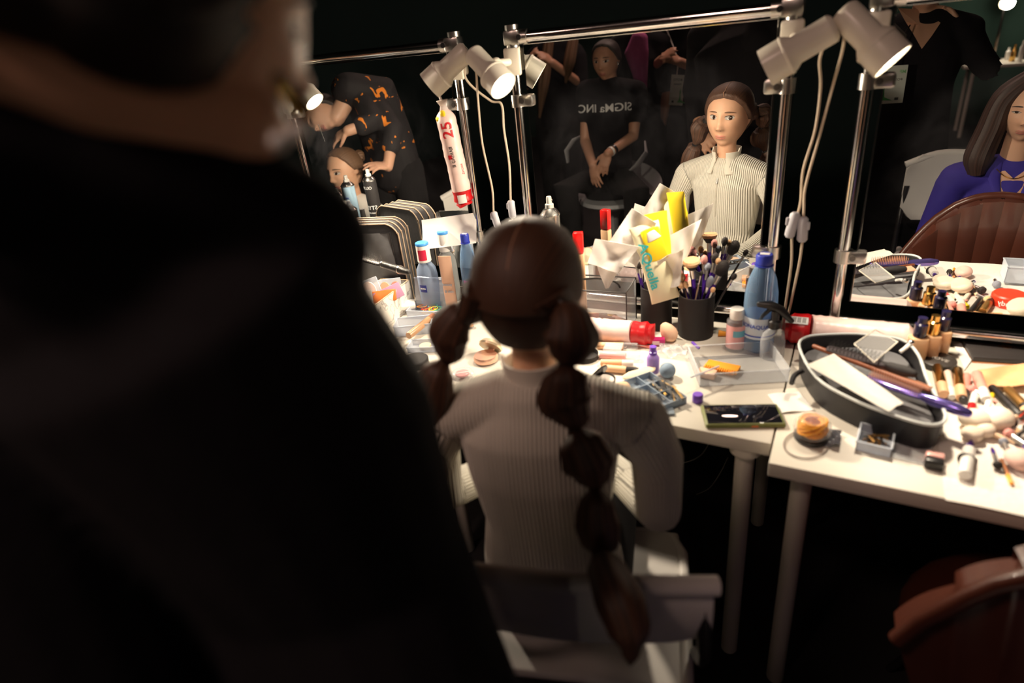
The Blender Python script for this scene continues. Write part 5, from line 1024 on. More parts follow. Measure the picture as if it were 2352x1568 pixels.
lc = Item('leather_chair', 'brown leather tub chair with vertical channels, pushed up to the right table', 'chair', (.47, .88, 0))
def lback(u, v):
    x = (u-.5)*.60; e = abs(u-.5)*2; top = .885-.31*e**2.5; z = .40+(top-.40)*v; ch = .007*abs(math.sin(u*math.pi*10)); bx = x*(.80+.20*v); return (bx, -.02+.045*e**2+.03*(1-v)*0+ch, z)
lc.part('backrest', G().sheet(lback, 100, 18, .045), LEATH)
lc.part('seat', G().ball((0, .22, .43), .27, (1, .9, .22), 28), LEATH)
lc.part('rim', G().tube([Vector(lback(u/24, 1))+Vector((0, -.018, .004)) for u in range(25)], .014, 10, 1), LEATH)
for sx in (-1, 1):
    for sy in (0, 1): lc.part('leg', G().cyl((sx*.12, .12+sy*.2, .40), (sx*.22, .02+sy*.40, .0), .014, .009, 12), BLACKP)
# ------------------------------------------------------------------ the stylist close to the lens, on the left
def rp(px, py, t): r = ray(px, py); return Vector((r[0]*t, r[1]*t, CAMZ+r[2]*t))
P = Person('person in black standing close by at the left with bare neck and dark hair', (-.50, .30, 0)); PF = P
cts = [(-.41, .27, .55), (-.42, .29, .80), (-.455, .32, .95), (-.475, .33, 1.09), (-.490, .315, 1.25), (-.520, .27, 1.40), (-.53, .25, 1.47)]
FT = [(cts, [(.180, .125), (.185, .13), (.165, .115), (.155, .11), (.175, .12), (.185, .11), (.12, .07)], (1, .1, 0)),
      ([rp(760, 520, .55)+Vector((-.05, -.02, -.03)), (-.45, .28, 1.455), (-.60, .22, 1.47), (-.70, .18, 1.44)], [.055, .062, .062, .055])]
fL = [(-.700, .18, 1.40), (-.710, .27, 1.22), (-.64, .43, 1.05)]
fR = [(-.44, .31, 1.39), (-.40, .345, 1.22), (-.47, .46, 1.08)]
FN = [([(-.50, .25, 1.45), (-.47, .26, 1.53), (-.43, .285, 1.60)], [.055, .052, .055]), ([rp(-160, 120, .47), rp(0, 150, .47), rp(200, 215, .47), rp(380, 250, .48), rp(520, 270, .49)], [.024, .024, .030, .036, .04])]
FH = hand(fL[-1], (.5, .8, -.4), (.5, -.2, -.6), .8, .95, flip=-1)+hand(fR[-1], (-.6, .7, -.2), (0, .2, -1), .8, .95)
FLG = [([(-.33, .27, .60), (-.34, .27, .35), (-.34, .25, .09)], [.085, .062, .045]), ([(-.50, .27, .60), (-.52, .27, .35), (-.52, .25, .09)], [.085, .062, .045])]
hd = Matrix((Vector((.80, -.35, -.1)), Vector((.42, .82, -.40)), Vector((0, 0, 1)))).transposed(); SKINF = skinm('flushed_skin', (.80, .43, .27)); q = Vector((.42, .82, -.38)).normalized(); xx = q.cross(Vector((.15, 0, 1))).normalized(); hd = Matrix((xx, q, xx.cross(q))).transposed()
P.body(FT+FN+FLG+[(fL, [.045, .038, .028]), (fR, [.045, .038, .028])]+FH, SKINF, .006, dict(at=(-.415, .300, 1.615), rot=hd, s=.98))
P.face((.45, .15, .12), (.03, .02, .02))
me = limbs_mesh([(FT[0][0][:6]+[Vector((-.53, .25, 1.44))], [(a+.020, b+.020) for a, b in FT[0][1][:6]]+[(.145, .095)], (1, .1, 0)), (FT[1][0], [r+.020 for r in FT[1][1]]), ([Vector(fL[0]), Vector(fL[1]), Vector(fL[1]).lerp(Vector(fL[2]), .55)], [.064, .060, .050]), (fR[:2], [.060, .054]), ([(-.56, .10, .45), (-.60, .10, .90), (-.66, .14, 1.20), (-.69, .16, 1.40)], [.17, .16, .13, .09]),
                 ([rp(-150, 330, .50), rp(150, 370, .50), rp(450, 440, .50), rp(690, 560, .52)], [.055, .055, .055, .055])], .007, 8); P.it.part('black_shirt', me, BLKTEE, world=True)
me = limbs_mesh([(L[0], [r+.012 for r in L[1]]) for L in FLG]+[([(-.42, .27, .55), (-.42, .28, .84)], [(.190, .135), (.195, .14)], (1, .1, 0))], .008, 5); P.it.part('trousers', me, TROUS, world=True)
for x in (-.34, -.52): P.it.part('shoe', G().loft([(x, .22, .035), (x, .34, .035), (x, .42, .025)], [.042, .042, .03], 16, round_=True), BLACKP, world=True)
P.hair(DARKHAIR, .022, hairline(40, 10, -4, -18))
lock([rp(-150, -150, .48), rp(100, -110, .48), rp(300, -40, .48), rp(470, -20, .50)], [.05, .060, .070, .055], DARKHAIR, P.it, 'hair_bun', 14, .03)
P.it.part('earring', G().lathe([(0, 0), (.0045, .003), (.0065, .018), (.006, .028), (0, .032)], 16, c=rp(628, 165, .42), axis=(rp(678, 235, .42)-rp(628, 165, .42))), GOLD, world=True)
for px, py in ((640, 325), (682, 303)): P.it.part('earring_pearl', G().ball(rp(px, py, .42), .0062, n=14), mat('pearl', (.92, .90, .86), .08, coat=1), world=True)
# ------------------------------------------------------------------ waiting girl in the black T-shirt, mirrored in the centre mirror
ST = .20
T = lambda px, py, dy=0.: W(px, py, -.20+dy)
st = T(1400, 440, .05)
P = Person('waiting girl in a black T-shirt with white lettering, seated with folded hands', (st.x, st.y, 0)); PT_ = P
shL, shR = T(1348, 208), T(1462, 210); shc = (shL+shR)/2
TT = [([T(1395, 400, -.02), T(1395, 340, -.04), T(1397, 280, -.02), T(1400, 225, -.02), T(1402, 200, -.02)], [(.155, .11), (.135, .10), (.145, .10), (.150, .09), (.08, .06)], (1, 0, 0)),
      ([shL, shc+Vector((0, 0, .02)), shR], [.052, .055, .052])]
aL = [shL+Vector((-.005, 0, -.01)), T(1347, 262, .02), T(1345, 325, .06), T(1362, 378, .22)]; aR = [shR+Vector((.005, 0, -.01)), T(1460, 262, .0), T(1455, 312, .04), T(1397, 352, .22)]
TN = [([T(1402, 205, -.02), T(1400, 180, -.01), T(1396, 160, -.01)], [.052, .044, .048])]
kL, kR = T(1300, 432, .26), T(1462, 440, .24)
TL = [([T(1370, 415, .0), kL, kL+Vector((.02, -.05, -.40))], [.085, .068, .045]), ([T(1425, 415, .0), kR, kR+Vector((-.02, -.05, -.40))], [.085, .068, .045])]
HH = hand(aL[-1], (.25, .25, -1), (.2, -1, .1), .35, .92, flip=1)+hand(aR[-1], (-.35, .25, -1), (.0, -1, 0), .3, .92, flip=-1)
P.body(TT+TN+TL+[(aL, [.042, .036, .033, .025]), (aR, [.042, .036, .033, .025])]+HH, SKINT, .0055, dict(at=T(1393, 138, .0), rot=Matrix.Rotation(math.radians(2), 3, 'Z') @ Matrix.Rotation(math.radians(-7), 3, 'X'), s=.93, chub=.4))
P.face((.45, .15, .13), (.08, .045, .03), look=(-.001, -.001))
tee = limbs_mesh([(TT[0][0], [(a+.012, b+.012) for a, b in TT[0][1][:4]]+[(.078, .062)], (1, 0, 0)), (TT[1][0], [.062, .062, .062]), (aL[:2], [.062, .060]), (aR[:2], [.062, .060])], .006, 8)
P.it.part('t_shirt', tee, BLKTEE, world=True); tt = bvh(tee, P.it.M)
me = text_mesh('SIGMa INC', .062, .0, 1.12); c0 = T(1398, 244); vs = []
r_ = (c0-T(1410, 244)).normalized()*1; r_ = Vector((-1, 0, 0))
for v in me.vertices:
    o = c0+r_*v.co.x+Vector((0, .5, v.co.y)); h = tt.ray_cast(o, Vector((0, -1, 0))); v.co = (h[0] if h[0] is not None else o-Vector((0, .38, 0)))+Vector((0, .0025, 0))
P.it.part('shirt_lettering', me, TEXTW, world=True, smooth=False)
me = limbs_mesh([(L[0], [r+.010 for r in L[1]]) for L in TL]+[([T(1398, 430, -.02), T(1396, 385, -.03)], [(.165, .125), (.150, .115)], (1, 0, 0))], .008, 6); P.it.part('trousers', me, TROUS, world=True)
for kk in (kL, kR): P.it.part('shoe', G().loft([(kk.x, kk.y-.05, kk.z-.46), (kk.x, kk.y+.06, kk.z-.46), (kk.x, kk.y+.12, kk.z-.47)], [.04, .04, .028], 14, round_=True), BLACKP, world=True)
P.hair(DARKHAIR, .010, hairline(50, 22, -4, -40)); lock([P.hM @ Vector((0, -.10, .0)), P.hM @ Vector((0, -.13, -.05)), P.hM @ Vector((.0, -.12, -.14))], [.03, .035, .01], DARKHAIR, P.it, 'ponytail')
P.it.part('earring', G().ball(T(1419, 143, .02), .005, n=10).ball(T(1420, 148, .02), .006, n=10), SILVER, world=True)
w = aR[-1]+(aR[-2]-aR[-1])*.22; P.it.part('wrist_watch', G().lathe([(.027, -.008), (.030, -.008), (.030, .008), (.027, .008)], 24, c=w, axis=(aR[-1]-aR[-2]), cap=False), BLACKP, world=True); w = aR[-1]+(aR[-2]-aR[-1])*.12; P.it.part('paper_wristband', G().lathe([(.026, -.006), (.0285, -.006), (.0285, .006), (.026, .006)], 24, c=w, axis=(aR[-1]-aR[-2]), cap=False), WPLA, world=True)
# swan-like white stool
S0 = Vector((st.x, -.22, 0)); it = Item('tub_stool', 'white tub stool on a flared pedestal under the waiting girl', 'stool', S0); WS = mat('grey_white_shell', (.42, .42, .44), .3)
zs = T(1400, 425, 0).z-.10
def shell(u, v):
    a = math.pi*(1.12+.76*2*(u-.5)*1.0)+math.pi*.38; a = math.radians(-205+u*230); r = .20+.07*v; w = .5+.5*math.cos((u-.5)*2*math.pi*.5); return (r*math.cos(a)*1.12, r*math.sin(a), zs+v*(.13+.06*math.cos((u-.5)*math.pi*2.0)))
it.part('shell', G().sheet(shell, 40, 8, .012), WS); it.part('seat', G().lathe([(0, zs-.02), (.18, zs-.02), (.21, zs), (.20, zs+.02), (0, zs+.03)], 32), WS)
it.part('pedestal', G().lathe([(.19, 0), (.185, .012), (.10, .03), (.045, .10), (.03, .25), (.032, zs-.10), (.06, zs-.02)], 32), WS)
it.part('arm_tip', G().loft([T(1305, 372, .0)-S0, T(1302, 345, .0)-S0, T(1318, 322, -.02)-S0, T(1335, 312, -.04)-S0], [(.006, .02), (.008, .035), (.008, .03), (.005, .01)], 14, round_=True), WS); it.part('arm_tip', G().loft([T(1440, 398, .04)-S0, T(1465, 378, .02)-S0, T(1485, 350, .0)-S0, T(1482, 325, -.04)-S0], [(.006, .01), (.008, .04), (.008, .035), (.005, .012)], 14, round_=True), WS)
# ------------------------------------------------------------------ other people shown by the mirrors
def stander(label, x, y, h=1.70, yaw=0, skin_=SKINT, top=BLKTEE, arms=None, topname='black_top', hair=DARKHAIR, headtop=True, w=1., s=1., extra=None):
    P = Person(label, (x, y, 0)); R = Matrix.Rotation(yaw, 3, 'Z'); k = h/1.70
    q = lambda a, b, c: Vector((x, y, 0))+R @ Vector((a, b, c*k))
    X = R @ Vector((1, 0, 0))
    TO = [([q(0, 0, .88), q(0, 0, 1.0), q(0, .0, 1.15), q(0, 0, 1.30), q(0, -.01, 1.40)], [(.165*w, .11), (.15*w, .10), (.14*w, .10), (.165*w, .11), (.12*w, .075)], X), ([q(-.165*w, -.01, 1.375), q(-.06, -.01, 1.415), q(.06, -.01, 1.415), q(.165*w, -.01, 1.375)], [.052, .056, .056, .052])]
    arms = arms or [[(-.19*w, 0, 1.34), (-.23*w, .0, 1.10), (-.21*w, .06, .87)], [(.19*w, 0, 1.34), (.23*w, .0, 1.10), (.21*w, .06, .87)]]
    A = [([q(*p) for p in a], [.046]+[.037]*(len(a)-2)+[.027]) for a in arms]
    N = [([q(0, -.01, 1.40), q(0, .01, 1.50)], [.052, .048])]; L = [([q(e*.09, 0, .90), q(e*.095, .01, .48), q(e*.10, 0, .09)], [.09, .062, .045]) for e in (-1, 1)]
    HN = []
    for e, a in zip((-1, 1), A): d = (a[0][-1]-a[0][-2]).normalized(); HN += hand(a[0][-1], d, R @ Vector((-e*1., .2, 0)), .6, .92, flip=-e)
    P.body(TO+A+N+L+HN, skin_, .008, dict(at=q(0, .02, 1.585), rot=R, s=s))
    P.face((.45, .15, .13))
    sl = 1.0
    me = limbs_mesh([(TO[0][0], [(a+.014, b+.014) for a, b in TO[0][1]], X), (TO[1][0], [r+.010 for r in TO[1][1]])]+[([a[0][0], a[0][0]+(a[0][1]-a[0][0])*(.85 if extra != 'long' else 1)]+([a[0][-1]] if extra == 'long' else []), [.062, .056]+([.042] if extra == 'long' else [])) for a in A], .010, 8); P.it.part(topname, me, top, world=True)
    me = limbs_mesh([(l[0], [r+.012 for r in l[1]]) for l in L]+[([q(0, 0, .84), q(0, 0, .98)], [(.18*w, .125), (.165*w, .115)], X)], .012, 5); P.it.part('trousers', me, TROUS, world=True)
    for e in (-1, 1): P.it.part('shoe', G().loft([q(e*.10, -.02, .04), q(e*.10, .14, .035), q(e*.10, .19, .03)], [.042, .042, .03], 14, round_=True), BLACKP, world=True)
    P.hair(hair, .014, hairline(48, 18, -14, -44)); P.q = q; P.R = R; return P
def badge(P, pts, lines, fig):                # pts: TL, TR, BR, BL as read
    TLp, TRp, BRp, BLp = pts; r = (TRp-TLp); w = r.length; r.normalize(); u = (TLp-BLp); h = u.length; u = (u-r*u.dot(r)).normalized(); n = r.cross(u); c = (TLp+TRp+BRp+BLp)/4
    it = Item('name_badge', fig[0], 'badge', c, Matrix((r, u, n)).transposed()); it.part('card', G().box((0, 0, 0), (w, h, .002)), mat('badge_card', (.62, .66, .60), .5))
    for tx, sz, x, y, m in lines: it.text(tx, sz*h, (x*w, y*h, .0013), (1, 0, 0), (0, 1, 0), m)
    g = G(); k = h*.5          # little dress figure
    for pp in ([(-.02, .0), (.02, .0), (.03, -.10), (.0, -.13), (-.03, -.10)], [(-.016, -.12), (.016, -.12), (.03, -.3), (.10, -.40), (-.30, -.42), (-.05, -.32)], [(-.010, .045), (.010, .045), (.012, .01), (-.012, .01)]):
        vs = [(fig[1]*w+a*h*.8, b*h, .0014) for a, b in pp]; g.raw(vs, [tuple(range(len(vs)))])
    it.part('dress_figure', g, GREENP if fig[2] else TEXTK, smooth=False); it.part('small_mark', G().box((-fig[1]*w*.95, -.38*h, .0014), (w*.14, h*.07, .0006)), TEXTK)
    return it
# the photographer herself, mirrored at the right: V-neck dress, arms raised to the camera
P = stander('photographer in a black V-neck dress, standing behind the camera', .20, -.20, 1.68, 0, SKINW, BLKTEE, [[(-.19, 0, 1.34), (-.30, .02, 1.16), (-.16, .03, 1.32)], [(.19, 0, 1.34), (.30, .05, 1.18), (.14, .02, 1.40)]], 'black_dress', w=1.12, extra='long')
tv = bvh([c for c in P.it.o.children if c.name.startswith('black_dress')][0].data, P.it.M)
def onchest(px, py): v = D(px, py, 2*MY); d = Vector((v.x, 2*MY-v.y, v.z))-Vector((0, 2*MY, CAMZ)); o = Vector((0, 2*MY, CAMZ)); h = tv.ray_cast(o, d.normalized()); return (h[0]+Vector((0, .004, 0))) if h[0] is not None else W(px, py, -.08)
vpts = [(2062, 18), (2115, 22), (2160, 52), (2140, 82), (2117, 112), (2100, 82), (2080, 50)]; vv = [onchest(*a) for a in vpts]; cen = onchest(2112, 58)
P.it.part('neckline_skin', G().raw([cen]+vv, [(0, 1+i, 1+(i+1) % 7) for i in range(7)]), SKINW, world=True)
me = limbs_mesh([([P.q(0, 0, .95), P.q(0, 0, .55), P.q(0, 0, .25)], [(.19, .13), (.24, .17), (.27, .20)], (1, 0, 0))], .012, 5); P.it.part('skirt', me, BLKTEE, world=True)
yb = -.02
bd = [W(2084, 147, yb), W(2020, 152, yb), W(2013, 243, yb), W(2075, 234, yb)]
badge(P, bd, [('MF', .13, -.34, .33, mat('light_green_print', (.25, .6, .25), .5)), ('ФОТОГРАФ', .085, -.02, .13, TEXTK), ('N. M.', .07, .1, .24, TEXTK), ('2023', .06, -.05, .02, TEXTK)], ('white event badge hanging on the photographer, mirrored beside the right lamp', .26, True))
single('lanyard', 'thin dark lanyard holding the badge of the photographer', 'lanyard', G().tube([P.q(-.05, .11, 1.42)+Vector((0, .0, 0)), (bd[0]+bd[1])/2+Vector((0, .005, .07)), (bd[0]+bd[1])/2], .003, 6), BLACKP)
# people behind, in the centre mirror
def ppl(px, y): v = W(px, 300, y); return v.x
P = stander('person in dark clothes with clasped hands and an event badge', ppl(1560, -.75), -.75, 1.76, 0, SKINT, BLKTEE, [[(-.19, 0, 1.34), (-.24, .05, 1.16), (-.06, .22, 1.27)], [(.19, 0, 1.34), (.24, .05, 1.14), (.05, .22, 1.25)]])
yb = -.55; bd = [W(1571, 172, yb), W(1539, 171, yb), W(1540, 241, yb), W(1572, 242, yb)]
badge(P, bd, [('ФОТО', .11, 0, .33, TEXTK), ('показ', .10, 0, .20, TEXTK)], ('small white event badge hanging below the clasped hands', -.25, True))
single('lanyard', 'white lanyard of the person with clasped hands', 'lanyard', G().tube([P.q(-.06, .10, 1.42), (bd[0]+bd[1])/2+Vector((0, .0, .09)), (bd[0]+bd[1])/2], .004, 6), WPLA)
stander('person in dark clothes with a pink cardigan sleeve, behind the waiting girl', ppl(1462, -.60), -.62, 1.72, 0, SKINT, BLKTEE, [[(-.16, 0, 1.34), (-.20, .05, 1.12), (-.16, .10, .92)], [(.16, 0, 1.34), (.20, .0, 1.12), (.16, .0, .9)]])
me = limbs_mesh([([W(1470, 85, -.45), W(1462, 120, -.44), W(1470, 165, -.44), W(1478, 235, -.45)], [(.05, .03), (.075, .035), (.05, .03), (.02, .02)], (1, 0, 0))], .008, 4)
single('pink_cardigan', 'pink cardigan sleeve hanging behind the waiting girl', 'cardigan', me, mat('pink_wool', (.48, .10, .28), .9, 0, .15, 50, .5))
P = stander('person with long light hair standing at the back left of the centre mirror', ppl(1285, -1.1), -1.1, 1.70, 0, SKINT, BLKTEE, [[(-.19, 0, 1.34), (-.22, .05, 1.18), (-.10, .2, 1.35)], [(.19, 0, 1.34), (.22, .05, 1.16), (.08, .22, 1.33)]], hair=LIGHTBR)
for px0, px1, y1 in ((1262, 1240, 270), (1318, 1300, 190)): lock([W(px0, 90, -1.0), W((px0+px1)/2, (90+y1)/2, -.95), W(px1, y1, -.95)], [.035, .04, .008], LIGHTBR, P.it, 'hair_lock')
# ---- left mirror: child having her hair done
LM = lambda px, py, y=1.0: W(px, py, y)
hc = LM(793, 392, .98); P = Person('young girl in a white T-shirt having her hair done, mirrored at the left', (hc.x, hc.y-.02, 0))
b0 = Vector((hc.x, hc.y-.03, 0)); z = hc.z
KT = [([b0+Vector((0, 0, z-.62)), b0+Vector((0, 0, z-.40)), b0+Vector((0, 0, z-.20))], [(.14, .10), (.125, .09), (.10, .065)], (1, 0, 0)), ([b0+Vector((-.145, 0, z-.235)), b0+Vector((0, 0, z-.20)), b0+Vector((.145, 0, z-.235))], [.045, .05, .045])]
KA = [([b0+Vector((e*.155, 0, z-.25)), b0+Vector((e*.18, .0, z-.42)), b0+Vector((e*.12, .14, z-.50))], [.04, .034, .026]) for e in (-1, 1)]
KL = [([b0+Vector((e*.08, .02, z-.62)), b0+Vector((e*.09, .36, z-.62)), b0+Vector((e*.09, .34, .10))], [.075, .058, .035]) for e in (-1, 1)]
P.body(KT+KA+KL+[([b0+Vector((0, 0, z-.21)), b0+Vector((0, .01, z-.08))], [.045, .042])]+hand(KA[0][0][-1], (.5, .8, -.3), (0, 0, -1), .5, .8, flip=-1)+hand(KA[1][0][-1], (-.5, .8, -.3), (0, 0, -1), .5, .8), SKING, .0055, dict(at=hc, rot=Matrix.Rotation(math.radians(4), 3, 'Z') @ Matrix.Rotation(math.radians(-3), 3, 'X'), s=1.03, chub=.7))
P.face((.55, .2, .16), (.14, .08, .05), look=(-.003, 0))
me = limbs_mesh([(KT[0][0], [(a+.012, b+.012) for a, b in KT[0][1]], (1, 0, 0)), (KT[1][0], [.055, .06, .055])]+[(a[0][:2], [.055, .05]) for a in KA], .007, 6); P.it.part('white_t_shirt', me, mat('white_cotton', (.75, .72, .68), .85, 0, .05, 20), world=True)
me = limbs_mesh([(l[0], [r+.01 for r in l[1]]) for l in KL], .010, 4); P.it.part('trousers', me, TROUS, world=True)
P.hair(LIGHTBR, .009, hairline(50, 28, 2, -40)); lock([P.hM @ Vector((0, -.10, .05)), P.hM @ Vector((0, -.125, .045)), P.hM @ Vector((0, -.15, .02))], [.02, .032, .012], LIGHTBR, P.it, 'hair_bun')
it = Item('swivel_seat', 'plain dark seat under the young girl at the left station', 'chair', (b0.x, b0.y, 0)); it.part('seat', G().lathe([(0, z-.74), (.19, z-.74), (.20, z-.72), (.19, z-.70), (0, z-.70)], 28), BLACKP); it.part('column', G().cyl((0, 0, .02), (0, 0, z-.74), .025), CHROME); it.part('base', G().lathe([(.22, 0), (.21, .02), (.03, .03)], 28), BLACKP)
# ---- the bending hairdresser
FLOR = mat('black_orange_print', (.012, .010, .012), .8); nt = FLOR.node_tree; b = nt.nodes['Principled BSDF']; tc = nt.nodes.new('ShaderNodeTexCoord'); vo = nt.nodes.new('ShaderNodeTexNoise'); vo.inputs['Scale'].default_value = 17; vo.inputs['Distortion'].default_value = .8; cr = nt.nodes.new('ShaderNodeValToRGB'); cr.color_ramp.interpolation = 'CONSTANT'; e = cr.color_ramp.elements; e[0].color = (.012, .010, .012, 1); e[1].position = .64; e[1].color = (.85, .25, .02, 1)
nt.links.new(tc.outputs['Object'], vo.inputs['Vector']); nt.links.new(vo.outputs['Fac'], cr.inputs[0]); nt.links.new(cr.outputs[0], b.inputs['Base Color'])
hy = .86; hc2 = W(742, 262, hy); up = (W(697, 262, hy)-W(780, 286, hy)).normalized(); fd = Vector((.25, .72, -.62)); fd = (fd-up*fd.dot(up)).normalized(); xr = fd.cross(up)
P = Person('hairdresser in a black and orange patterned shirt bending over the young girl', (W(880, 300, .62).x, .62, 0)); bx_ = W(880, 300, .62).x
HT = [([(bx_, .58, .90), (bx_+.0, .60, 1.10), W(850, 215, .68), W(800, 205, .78)], [(.16, .11), (.15, .11), (.15, .11), (.10, .07)], (1, 0, 0))]
hA = [[W(840, 200, .72), W(905, 300, .80), W(892, 382, .92)], [W(830, 215, .75), W(860, 280, .86), W(800, 300, .97)]]
HLg = [([(bx_+e*.09, .58, .92), (bx_+e*.10, .56, .48), (bx_+e*.10, .55, .09)], [.085, .06, .045]) for e in (-1, 1)]
wr = hA[1][-1]
P.body(HT+HLg+[([W(805, 215, .76), hc2-up*.09], [.05, .045])]+[(a, [.045, .038, .027]) for a in hA]+hand(wr, W(740, 335, 1.0)-wr, (0, -.5, -.6), .5, .95, flip=1)+hand(hA[0][-1], W(868, 380, .98)-hA[0][-1], (-.4, .6, -.3), .6, .95, flip=-1), SKINW, .006, dict(at=hc2, rot=Matrix((xr, fd, up)).transposed(), s=.98))
P.face((.5, .18, .14), (.03, .02, .015), closed=True)
me = limbs_mesh([(HT[0][0], [(a+.014, b+.014) for a, b in HT[0][1]], (1, 0, 0))]+[(a[:2]+[a[1]+(a[2]-a[1])*.45], [.062, .055, .05]) for a in hA], .008, 6); P.it.part('patterned_shirt', me, FLOR, world=True)
me = limbs_mesh([(l[0], [r+.012 for r in l[1]]) for l in HLg], .010, 4); P.it.part('trousers', me, TROUS, world=True)
P.hair(DARKHAIR, .016, hairline(44, 14, -10, -40))
single('tail_comb', 'thin metal tail comb in the hand of the hairdresser', 'comb', G().loft([W(732, 285, 1.0), W(748, 325, 1.0)], [.002, .001], 8), SILVER)
# ---- hand reaching in behind the hanging packet
px_ = W(1020, 300, .30).x
stander('person in black whose hand shows beside the hanging packet', px_+.12, .10, 1.66, 0, SKINW, BLKTEE, [[(-.19, 0, 1.34), (-.27, .04, 1.16), tuple(W(1000, 285, .28)-Vector((px_+.12, .10, 0)))], [(.19, 0, 1.34), (.21, .0, 1.10), (.15, .05, .9)]]) if False else None
# ---- the woman in blue, mirrored at the right border
wy = .36; hcw = W(2362, 252, wy); P = Person('smiling woman with brown hair in a blue shirt, mirrored at the right border', (hcw.x, wy, 0)); z = hcw.z; b0 = Vector((hcw.x-.0, wy-.03, 0)); q = lambda a, b, c: b0+Vector((a, b, z+c))
WT = [([q(0, 0, -.66), q(0, 0, -.45), q(0, 0, -.30)], [(.17, .12), (.155, .11), (.12, .075)], (1, 0, 0)), ([q(-.175, 0, -.27), q(0, 0, -.225), q(.175, 0, -.27)], [.052, .056, .052])]
WA = [([q(e*.185, 0, -.29), q(e*.23, .0, -.52), q(e*.14, .2, -.58)], [.046, .038, .028]) for e in (-1, 1)]
WL = [([q(e*.09, .02, -.66), q(e*.10, .30, -.64), q(e*.10, .28, .10-z)], [.085, .065, .04]) for e in (-1, 1)]
P.body(WT+WA+WL+[([q(0, 0, -.24), q(0, .015, -.09)], [(.055, .052), (.048, .048)])]+hand(WA[0][0][-1], (.5, .8, -.2), (0, 0, -1), .5, .92, flip=-1)+hand(WA[1][0][-1], (-.5, .8, -.2), (0, 0, -1), .5, .92), SKINW, .0055, dict(at=hcw, rot=Matrix.Rotation(math.radians(12), 3, 'Z') @ Matrix.Rotation(math.radians(-4), 3, 'X'), s=1.0, chub=.5))
P.face((.55, .2, .16), (.06, .035, .025), open_=.55)
bl = mat('royal_blue_cotton', (.030, .018, .26), .8, 0, .12, 14, .4)
me = limbs_mesh([(WT[0][0], [(a+.016, b+.016) for a, b in WT[0][1]], (1, 0, 0)), (WT[1][0], [.066, .068, .066])]+[(a[0], [.064, .058, .045]) for a in WA], .007, 6); P.it.part('blue_shirt', me, bl, world=True); tb = bvh(me, P.it.M)
def wf(a, c, off=.003): h = tb.ray_cast(q(a, .6, c), Vector((0, -1, 0))); return (h[0] if h[0] is not None else q(a, .09, c))+Vector((0, off, 0))
P.it.part('open_neck_skin', G().raw([wf(0, -.25), wf(-.055, -.20), wf(.055, -.20), wf(.05, -.28), wf(0, -.40), wf(-.05, -.28)], [(0, 2, 3), (0, 3, 4), (0, 4, 5), (0, 5, 1)]), SKINW, world=True)
for e in (-1, 1): P.it.part('collar', G().loft([wf(e*.055, -.19, .008), wf(e*.062, -.25, .010), wf(e*.03, -.34, .008)], [(.012, .004), (.020, .004), (.006, .003)], 12), bl, world=True)
P.it.part('necklace', G().tube([wf(a, -.215-.035*(1-(a/.06)**2), .006) for a in (-.06, -.03, 0, .03, .06)], .0022, 6), GOLD, world=True)
me = limbs_mesh([(l[0], [r+.012 for r in l[1]]) for l in WL], .010, 4); P.it.part('trousers', me, TROUS, world=True)
P.hair(CHESTN, .016, hairline(54, 26, 0, -44))
for e in (-1, 1): lock([hcw+Vector((e*.02, .03, .125)), hcw+Vector((e*.085, .02, .05)), hcw+Vector((e*.105, .015, -.06)), hcw+Vector((e*.125, .02, -.17)), hcw+Vector((e*.12, .02, -.235))], [(.03, .03), (.04, .05), (.045, .06), (.048, .06), (.03, .045)], CHESTN, P.it, 'hair_lock', 12, .05)
lock([hcw+Vector((0, -.10, .03)), hcw+Vector((0, -.12, -.08)), hcw+Vector((0, -.11, -.22))], [(.09, .05), (.11, .05), (.10, .04)], CHESTN, P.it, 'hair_lock', 12, .04)
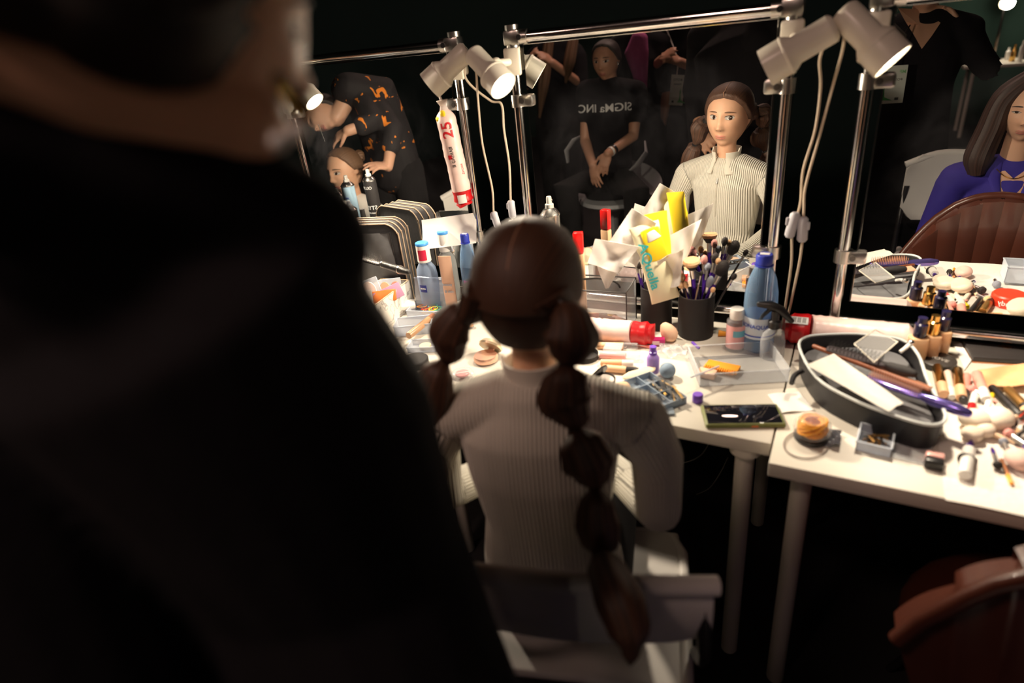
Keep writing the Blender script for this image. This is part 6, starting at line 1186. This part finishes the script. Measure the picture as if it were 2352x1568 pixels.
# ------------------------------------------------------------------ far makeup station behind, seen at the top right of the right mirror
fy_ = -5.0; a = W(2235, 165, fy_); x0 = a.x-.1
it = Item('makeup_table', 'far white makeup table at the other end of the room', 'table', (x0+.9, fy_-.2, 0)); it.part('tabletop', G().box((0, 0, .715), (1.8, .6, .03), bev=.003), WHITE)
for lx in (-.8, .8):
    for ly in (-.22, .22): it.part('leg', G().cyl((lx, ly, 0), (lx, ly, .70), .02), WHITE)
for i in range(26):
    xx = x0+.08+random.random()*1.5; yy = fy_-.35+random.random()*.35; h = random.choice((.05, .08, .12, .16, .2)); r = random.uniform(.015, .035); m = random.choice((WPLA, BEIGE, BLACKP, ORANGE, NUDE, SILVER, GOLD, WPLA, BEIGE)); kd = random.choice(('bottle', 'jar'))
    cn = {'WPLA': 'white'}.get('', ''); nm = m.name.replace('_', ' ')
    single('cosmetic_bottle', 'small '+nm+' bottle on the far makeup table', 'bottle', G().lathe([(r*.9, 0), (r, .004), (r, h*.7), (r*.5, h*.8), (r*.5, h)], 16), m, (xx, yy, .7305), group=nm+' bottles on the far table')
q = W(2325, 8, fy_); it = Item('station_lamp', 'glowing lamp on a pole at the far makeup table', 'lamp', (q.x, fy_-.42, .731)); zl = q.z-.731
it.part('pole', G().cyl((0, 0, 0), (0, 0, zl), .016), CHROME); it.part('base', G().lathe([(.08, 0), (.08, .01), (.016, .015)], 24), BLACKP); it.part('bulb', G().ball((0, .06, zl), .055, n=16), BULB); it.part('shade', G().lathe([(.03, -.12), (.05, -.02), (.06, .02)], 24, c=(0, .02, zl), axis=(0, 1, -.2), cap=False), LAMPW)
ld = bpy.data.lights.new('far', 'POINT'); ld.shadow_soft_size = .06; ld.energy = 14; ld.color = (1, .85, .65); lo = link(bpy.data.objects.new('light_glow', ld)); lo.parent = it.o; lo.location = (0, .16, zl)
bpy.context.view_layer.update()
# cords hanging below the middle table
for lb, pts in (('thin grey cord sagging under the middle table', [(1490, 1035, 1.5), (1520, 1055, 1.5), (1570, 1062, 1.5), (1610, 1045, 1.5), (1632, 1010, 1.5)]), ('thin grey cord hanging behind the white table leg', [(1672, 1050, 1.55), (1655, 1085, 1.55), (1630, 1120, 1.55), (1600, 1135, 1.55)])):
    single('power_cord', lb, 'cord', G().tube([D(*p) for p in pts], .002, 6, 6), mat('grey_cord', (.18, .17, .16), .5))
